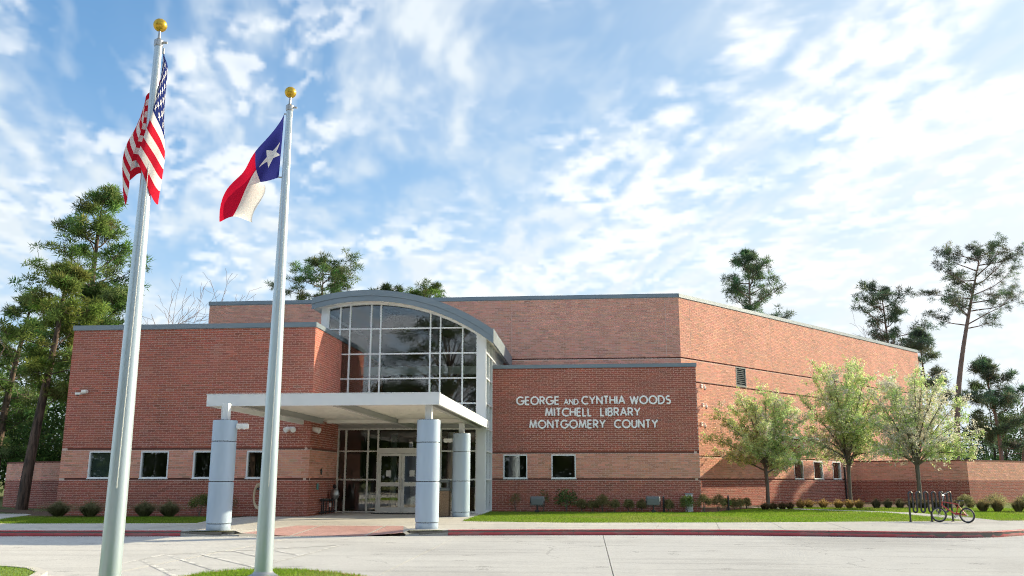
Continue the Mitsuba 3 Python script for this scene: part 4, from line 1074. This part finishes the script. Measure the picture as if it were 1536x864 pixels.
pine(-8.3, 48.5, 19.6, 'small pine top peeking over the left of the vaulted roof', 6, crown=.72, spread=1.6, limbs=16, r0=.2, tone=(.05, .075, .03), profile=lambda f: .8)
pine(-4.6, 48.8, 19.2, 'round green pine top peeking over the right of the vaulted roof', 7, crown=.72, spread=2.3, limbs=20, r0=.2, tone=(.075, .12, .035), profile=lambda f: .9, clump=.5, nn=55)
pine(26.0, 46.5, 22.2, 'upright pine standing behind the middle of the slanting roof edge', 8, crown=.62, spread=2.7, limbs=26, r0=.2, tone=(.07, .105, .055), profile=lambda f: (1 - f) ** .35 * 1.0)
pine(40.6, 52.7, 19.8, 'flat-topped pine leaning over the right end of the slanting roof', 9, crown=.5, spread=3.2, limbs=26, r0=.22, lean=(-1.0, 0), tone=(.07, .10, .06), profile=lambda f: .85 if f > .5 else .6)
pine(47.6, 58.3, 24.6, 'tall leaning bare-trunked pine with sparse crown at the right edge', 10, crown=.66, spread=4.7, limbs=22, r0=.36, lean=(4.2, .4), curve=-.7, tone=(.065, .085, .055), profile=lambda f: 1.0, clump=.5, nn=50)
pine(39.4, 29.8, 9.8, 'slender young pine behind the low brick wall at the right edge', 11, crown=.35, spread=2.3, limbs=22, r0=.14, tone=(.07, .10, .065), clump=.34, bark='m_bark_far', lean=(-.6, 0))
pine(38.8, 41.0, 13.6, 'small pine beside the far end of the slanting wall', 12, crown=.55, spread=2.2, limbs=16, r0=.15, tone=(.075, .105, .07))
pine(55.0, 52.0, 11.0, 'short bushy pine low at the right edge behind the brick wall', 13, crown=.25, spread=2.6, limbs=24, r0=.16, tone=(.085, .12, .075))
pine(28.6, 55, 17.2, 'pine tip just showing above the slanting roof left of the bare tree', 17, crown=.8, spread=1.6, limbs=8, r0=.15)
# woods far behind, read as one mass on each side
r = np.random.default_rng(77)
for x0, x1, y0, y1, zt_, n, lab in ((-62, -21, 24, 44, 9.0, 2300, 'dense green woodland behind the low curved wall at the left'), (52, 100, 55, 82, 8.0, 2300, 'grey green undergrowth and woodland behind the low wall at the right')):
    C = np.column_stack([r.uniform(x0, x1, n), r.uniform(y0, y1, n), r.uniform(.2, 1, n) ** .8 * zt_ * r.uniform(.4, 1.25, n)])
    col = np.array([.055, .10, .03]) * r.uniform(.5, 1.6, (n, 1)) * (1 + .1 * r.normal(0, 1, (n, 3))) * ([1.1, 1.0, 1.5] if x0 > 0 else [1, 1, 1])
    mb = MB(); leafcloud(mb, C, 34, .9, .45, .14, r, col, squash=.8)
    for i in range(26):
        tx, ty = r.uniform(x0, x1), r.uniform(y0, y1); mb.tube([(tx, ty, 0), (tx + r.normal(0, .2), ty, zt_ * 1.1)], [.14, .05], 6, col=(.10, .08, .065))
    stuff('woodland', mb, 'm_needle', lab, 'trees')


def bare(x, y, h, label, seed, r0=.12):
    r = np.random.default_rng(seed); k = thing('bare_tree', label, 'tree'); tr, tw = MB(), MB()

    def grow(p, d, L, rad, lev):
        pts = [p]; rr = [rad]
        for i in range(4):
            d = rots(r, d + [0, 0, .05], .13); pts.append(pts[-1] + d * L / 4); rr.append(max(.011, rad * (1 - .13 * (i + 1))))
        (tr if lev == 0 else tw).tube(pts, rr, 6 if lev < 2 else 4, cap=False)
        if lev < 4:
            for i in range(3 if lev < 3 else 2):
                j = r.integers(2, 5); grow(np.array(pts[j]), rots(r, d, .5), L * r.uniform(.45, .7), rr[j] * .62, lev + 1)
    grow(np.array([x, y, 0.]), np.array([0, 0, 1.]), h * .5, r0, 0)
    put(k + '__trunk', tr, 'm_bark_far', True); labels[put(k + '__branches', tw, 'm_bark_far')] = {'kind': 'stuff'}


bare(-21.0, 24.5, 21.5, 'leafless twiggy tree behind the nearest flagpole above the left wing', 21, .2); bare(-19.6, 27.0, 20.5, 'second leafless tree just right of the nearest flagpole', 22, .19)
bare(-24.6, 14.0, 15.0, 'leafless branches at the far left edge of the sky', 23, .14)
bare(36.2, 52.3, 21.0, 'pale leafless snag rising behind the slanting roof', 24, .14)
bare(41.5, 31.0, 8.0, 'broken bare trunk behind the low wall at the right', 25, .16)


def pear(x, y, h, w, label, seed, white, fork=1.9, r0=.10, nl=17, shape=1.0, lo=.0):
    r = np.random.default_rng(seed); k = thing('pear_tree', label, 'tree'); tr, tw, C = MB(), MB(), []
    f0 = np.array([x + r.normal(0, .05), y, fork])
    tr.tube([(x, y, -.02), (x + .01, y, .1), (x + .03, y, fork * .5), f0], [r0 * 1.5, r0 * 1.05, r0 * .9, r0 * .95], 12)
    for i in range(nl):
        a = i * 2.4 + r.uniform(-.3, .3); fr = (i + .5) / nl
        tilt = (.22 + 1.0 * fr ** .65) * shape
        R_ = w / 2 * min(1.05, tilt * 1.02)
        ztop = h - (h - fork) * .86 * (fr ** 1.9) - r.uniform(0, .4) - lo * fr
        tip = np.array([x + math.cos(a) * R_ * r.uniform(.8, 1.1), y + math.sin(a) * R_ * r.uniform(.8, 1.1), max(ztop, fork + .35)])
        st = f0 + np.array([0, 0, r.uniform(-.35, .5)])
        c1 = st + (tip - st) * [.42, .42, .62]
        t = np.linspace(0, 1, 8)[:, None]
        pts = (1 - t) ** 2 * st + 2 * t * (1 - t) * c1 + t * t * tip + r.normal(0, .03, (8, 3)) * t
        tr.tube(pts, np.linspace(r0 * .46, .010, 8), 6, cap=False)
        for j in range(2, 8):
            for q in range(4):
                d = rots(r, (pts[j] - pts[j - 1]) / np.linalg.norm(pts[j] - pts[j - 1]) * .9 + [0, 0, .15], .75)
                L = r.uniform(.30, .85) * (h / 7); e = pts[j] + d * L; mid_ = pts[j] + d * L * .5 + r.normal(0, .04, 3)
                tw.tube([pts[j], mid_, e], [.008, .006, .004], 3, cap=False)
                for s_ in np.linspace(.15, 1.05, 8):
                    C.append(pts[j] + (e - pts[j]) * s_ + r.normal(0, .10, 3))
    put(k + '__trunk', tr, 'm_bark_pear', True); labels[put(k + '__twigs', tw, 'm_bark_pear')] = {'kind': 'stuff'}
    C = np.array(C); m = len(C)
    pick = meshkit.fbm(C * 1.1, 3, seed) + r.normal(0, .12, m) + .10 * (C[:, 2] - fork) / (h - fork) * 0 < white
    g = np.array([.58, .72, .33]) * r.uniform(.65, 1.25, (m, 1)) * (1 + .07 * r.normal(0, 1, (m, 3)))
    mb = MB(); leafcloud(mb, C[~pick], 8, .09, .085, .07, r, g[~pick]); put(k + '__leaves', mb, 'm_leaf')
    if pick.any():
        mb = MB(); leafcloud(mb, C[pick], 8, .08, .07, .07, r, np.tile([.74, .72, .62], (int(pick.sum()), 1)) * r.uniform(.85, 1.05, (int(pick.sum()), 1))); put(k + '__blossom', mb, 'm_leaf')


pear(20.1, 12.3, 5.8, 4.8, 'young pale green pear tree in front of the awning on the slanting wall', 31, .34, fork=2.0, nl=25, lo=.4, shape=1.05)
pear(25.0, 15.3, 7.5, 4.2, 'tallest young pear tree, in the middle of the three, full of pale green leaves', 32, .40, fork=2.2, nl=28, r0=.11)
pear(27.9, 13.2, 6.8, 5.2, 'flowering pear tree with white blossom behind the bicycle rack', 33, .52, fork=2.4, nl=27, r0=.12, lo=.5)


def shrub(x, y, rad, hgt, label, seed, col, name='shrub', leaf=.055, n=1500, grp=None, squash=None):
    r = np.random.default_rng(seed); k = thing(name, label, 'shrub', grp); mb = MB()
    C = []; nb_ = 26
    for i in range(nb_):
        d = r.normal(0, 1, 3); d[2] = abs(d[2]) * .9; d /= np.linalg.norm(d)
        C.append([x + d[0] * rad * .72, y + d[1] * rad * .72, hgt * .42 + d[2] * hgt * .42])
    C = np.array(C); cc = 2.3 * np.array(col) * r.uniform(.6, 1.4, (nb_, 1))
    leafcloud(mb, C, n // nb_, rad * .42, leaf, leaf * .6, r, cc)
    put(k + '__foliage', mb, 'm_leaf')
    st = MB()
    for i in range(5):
        a = r.uniform(0, 6.28); st.tube([(x, y, -.02), (x + math.cos(a) * rad * .3, y + math.sin(a) * rad * .3, hgt * .55)], [.014, .006], 4)
    put(k + '__stems', st, 'm_bark_pear')


def tuft(x, y, rad, hgt, label, seed, col, n=420, grp=None):
    r = np.random.default_rng(seed); k = thing('ornamental_grass', label, 'grass clump', grp)
    a = r.uniform(0, 2 * np.pi, n); sp = r.uniform(0, 1, n) ** .7; hh = hgt * r.uniform(.6, 1.1, n) * (1 - .25 * sp)
    d = np.column_stack([np.cos(a), np.sin(a)]); w = .011
    mb = MB(); V, Fc = [], []
    b0 = np.column_stack([x + d[:, 0] * .1 * sp, y + d[:, 1] * .1 * sp, np.full(n, -.01)])
    m1 = b0 + np.column_stack([d * (rad * .45 * sp)[:, None], hh * .75]); t1 = b0 + np.column_stack([d * (rad * 1.0 * sp)[:, None], hh * (1.0 - .25 * sp)])
    sd = np.column_stack([-d[:, 1], d[:, 0], np.zeros(n)]) * w
    v = np.stack([b0 - sd, b0 + sd, m1 + sd, m1 - sd, t1], 1).reshape(-1, 3)
    f = (np.array([[0, 1, 2], [0, 2, 3], [3, 2, 4]])[None] + (np.arange(n) * 5)[:, None, None]).reshape(-1, 3)
    c = np.repeat(np.array(col) * r.uniform(.6, 1.35, (n, 1)), 5, 0)
    mb.add(v, f, np.clip(c, .01, .9)); put(k + '__blades', mb, 'm_leaf')
    mb = MB(); C = t1[r.random(n) < .25]; leafcloud(mb, C, 3, .03, .06, .012, r, np.tile(np.array(col) * 1.3, (len(C), 1))); put(k + '__seed_heads', mb, 'm_leaf')


DRY = (.27, .23, .115)
for i, (x, y, s_) in enumerate(((-9.3, -1.6, .78), (-7.9, -1.8, .74), (-5.95, -1.4, .68), (-4.95, -1.4, .66))):
    tuft(x, y, s_, .66, ['first', 'second', 'third', 'fourth'][i] + ' grey green grass clump from left in the shaded strip', 40 + i, (.24, .24, .13), n=1100)
shrub(-4.05, -.75, .42, .95, 'upright green shrub just left of the left canopy column', 45, (.07, .095, .03))
shrub(-2.9, -.5, .34, .9, 'sparse brownish shrub between the canopy column and the second flagpole', 46, (.085, .075, .035), n=380)
shrub(7.75, 6.0, .3, .9, 'thin straggly plant by the left end of the sign wall', 47, (.075, .09, .035), n=240)
shrub(9.0, 6.0, .28, 1.05, 'thin tall plant behind the left landscape light', 48, (.06, .085, .03), n=240)
shrub(10.05, 5.9, .52, 1.05, 'dark leafy shrub with drooping leaves below the second sign-wall window', 49, (.05, .085, .03), n=520, leaf=.10)
hx = [10.72, 11.22, 11.65, 12.18, 12.8, 13.4, 14.55, 15.38, 16.1, 16.85, 17.35, 17.8, 18.2, 18.6]
ord_ = ['first', 'second', 'third', 'fourth', 'fifth', 'sixth', 'seventh', 'eighth', 'ninth', 'tenth', 'eleventh', 'twelfth', 'thirteenth', 'fourteenth']
for i, x in enumerate(hx):
    yy = 5.75 if x < 16.3 else 5.75 + (x - 16.3) * 1.7
    big = i in (2, 7, 8, 9)
    shrub(x, yy, .34 if big else .25, .80 if big else .58, ord_[i] + ' clipped hedge ball from the left along the brick walls', 60 + i, (.105, .098, .045) if i not in (7, 10) else (.07, .10, .03), grp=None)
for i, (x, y) in enumerate([(21.7, 12.2), (22.15, 12.35), (22.9, 12.55), (23.6, 12.3), (24.1, 12.2), (24.5, 11.9)]):
    tuft(x, y, .36, .48, ord_[i] + ' tawny grass tuft from the left below the three slit windows', 90 + i, (.40, .29, .12))
for i, (x, y) in enumerate([(19.4, 9.3), (19.9, 9.9), (20.4, 10.3), (20.9, 10.9)]):
    tuft(x, y, .3, .38, ord_[i] + ' low brownish plant from the left in the bed near the first pear tree', 190 + i, (.13, .10, .055))
for i in range(9):
    x = 25.4 + i * .62
    tuft(x, 12.3 + .12 * i + rnd.uniform(-.2, .2), .36, .55, ord_[i] + ' greyish grass clump from left below the shaded low wall', 110 + i, (.17, .155, .10))
for i, (x, y, s_) in enumerate([(28.2, 8.2, .36), (28.75, 7.8, .42), (29.3, 7.6, .42), (29.6, 8.4, .5), (30.1, 7.4, .42), (30.6, 7.3, .46), (30.9, 8.2, .5), (31.3, 7.2, .5)]):
    if i in (1, 2, 4):
        tuft(x, y, s_, .62, ord_[i] + ' plant from left before the sunlit low wall, a tawny grass', 130 + i, DRY, n=700)
    else:
        shrub(x, y, s_, .8, ord_[i] + ' plant from left before the sunlit low wall, a grey green bush', 130 + i, (.13, .13, .065))

# ------------------------------------------------------------------ low brick walls
def low_wall(name, label, pts, h, seed, curve=False):
    k = thing(name, label, 'wall'); 
    for a, b in zip(pts[:-1], pts[1:]):
        a, b = np.array(a), np.array(b); d = (b - a) / np.linalg.norm(b - a); L = float(np.linalg.norm(b - a))
        brick_wall(a, d, L, 0, h - .07, 'main', seed, (), (), (), key=k + '__wall'); seed += 1
        mb = MB().upright(sbox(-.01, h - .07, L + .01, h), a, d, -.27, .03)
        put(k + '__cap', mb, 'm_reveal')
    return k


sc = np.array([34.0, 22.3])
low_wall('garden_wall', 'shaded low brick wall running from the slanting wall behind the bicycle rack', [(27.6, 26.0), tuple(sc)], 2.62, 200)
az = math.radians(54.6 - 5.1)
low_wall('garden_wall', 'sunlit pink low brick wall at the right edge of the picture', [tuple(sc), tuple(sc + np.array([math.sin(az), math.cos(az)]) * 16)], 2.62, 210)
low_wall('garden_wall', 'curved low brick wall leading off the left end of the building', [(-20.6, 11.6), (-19.6, 10.5), (-18.3, 9.5), (-16.6, 8.5), (-14.6, 7.6), (-12.5, 7.0), (-10.4, 6.7)], 2.33, 220)

# ------------------------------------------------------------------ trees and wood behind the camera (seen in the glass)
def broad(x, y, h, w, label, seed, tone=(.05, .075, .025)):
    r = np.random.default_rng(seed); k = thing('broadleaf_tree', label, 'tree'); bm = MB(); C = []
    put(k + '__trunk', MB().tube([(x, y, 0), (x + .2, y, h * .25), (x, y + .1, h * .5), (x, y, h * .8)], [.4, .32, .22, .06], 10), 'm_bark_pine', True)
    for i in range(48):
        f = r.uniform(.3, 1); a = r.uniform(0, 6.28); R_ = w / 2 * math.sqrt(max(.05, 1 - ((f - .62) / .42) ** 2)) * r.uniform(.5, 1)
        e = np.array([x + math.cos(a) * R_, y + math.sin(a) * R_, h * f]); bm.tube([(x, y, h * f * .72), (e + [x, y, h * f * .8]) / 2, e], [.09, .05, .02], 5, cap=False)
        C += [e + r.normal(0, .75, 3) * [1, 1, .6] for _ in range(6)]
    put(k + '__limbs', bm, 'm_bark_pine'); C = np.array(C)
    mb = MB(); leafcloud(mb, C, 70, .95, .2, .16, r, np.array(tone) * r.uniform(.5, 1.5, (len(C), 1)), squash=.7); put(k + '__crown', mb, 'm_needle')


n = 2600
r = np.random.default_rng(91)
C = np.column_stack([r.uniform(-75, 75, n), r.uniform(-80, -64, n), r.uniform(.0, 1, n) ** .8 * 8.5 * r.uniform(.5, 1.3, n)])
mb = MB(); leafcloud(mb, C, 30, 1.3, .6, .3, r, np.array([.05, .075, .025]) * r.uniform(.5, 1.6, (n, 1)), squash=.8)
stuff('woodland', mb, 'm_needle', 'dark woodland across the road, seen only reflected in the glass', 'trees')
for i, (x, y, h, w) in enumerate([(-3.6, -49, 19, 13.5), (-9.5, -54, 11.5, 9), (9, -58, 11, 9), (-14, -60, 10, 9), (-25, -58, 12, 10), (20, -60, 12, 10), (32, -56, 14, 10)]):
    broad(x, y, h, w, ord_[i] + ' broad dark tree across the road, seen only reflected in the glass', 300 + i)

# repeats share a group
GROUPS = {'pine_tree': 'pines around the library', 'bare_tree': 'leafless trees behind the library', 'pear_tree': 'young pear trees before the slanting wall', 'broadleaf_tree': 'broad trees across the road', 'shrub': 'shrubs in the beds along the walls',
          'ornamental_grass': 'grass clumps in the beds along the walls', 'flagpole': 'flagpoles on the kerbed island', 'security_camera': 'security cameras on the walls', 'flood_light': 'flood lights under the canopy', 'emergency_light': 'emergency lights on the columns',
          'landscape_light': 'landscape lights on the lawn', 'garden_wall': 'low brick garden walls', 'marker_post': 'black marker posts in the hedge bed'}
for kk, d in labels.items():
    nm = kk[:-4] if kk[-4:-3] == '_' and kk[-3:].isdigit() else kk
    if nm in GROUPS and 'category' in d:
        d['group'] = GROUPS[nm]
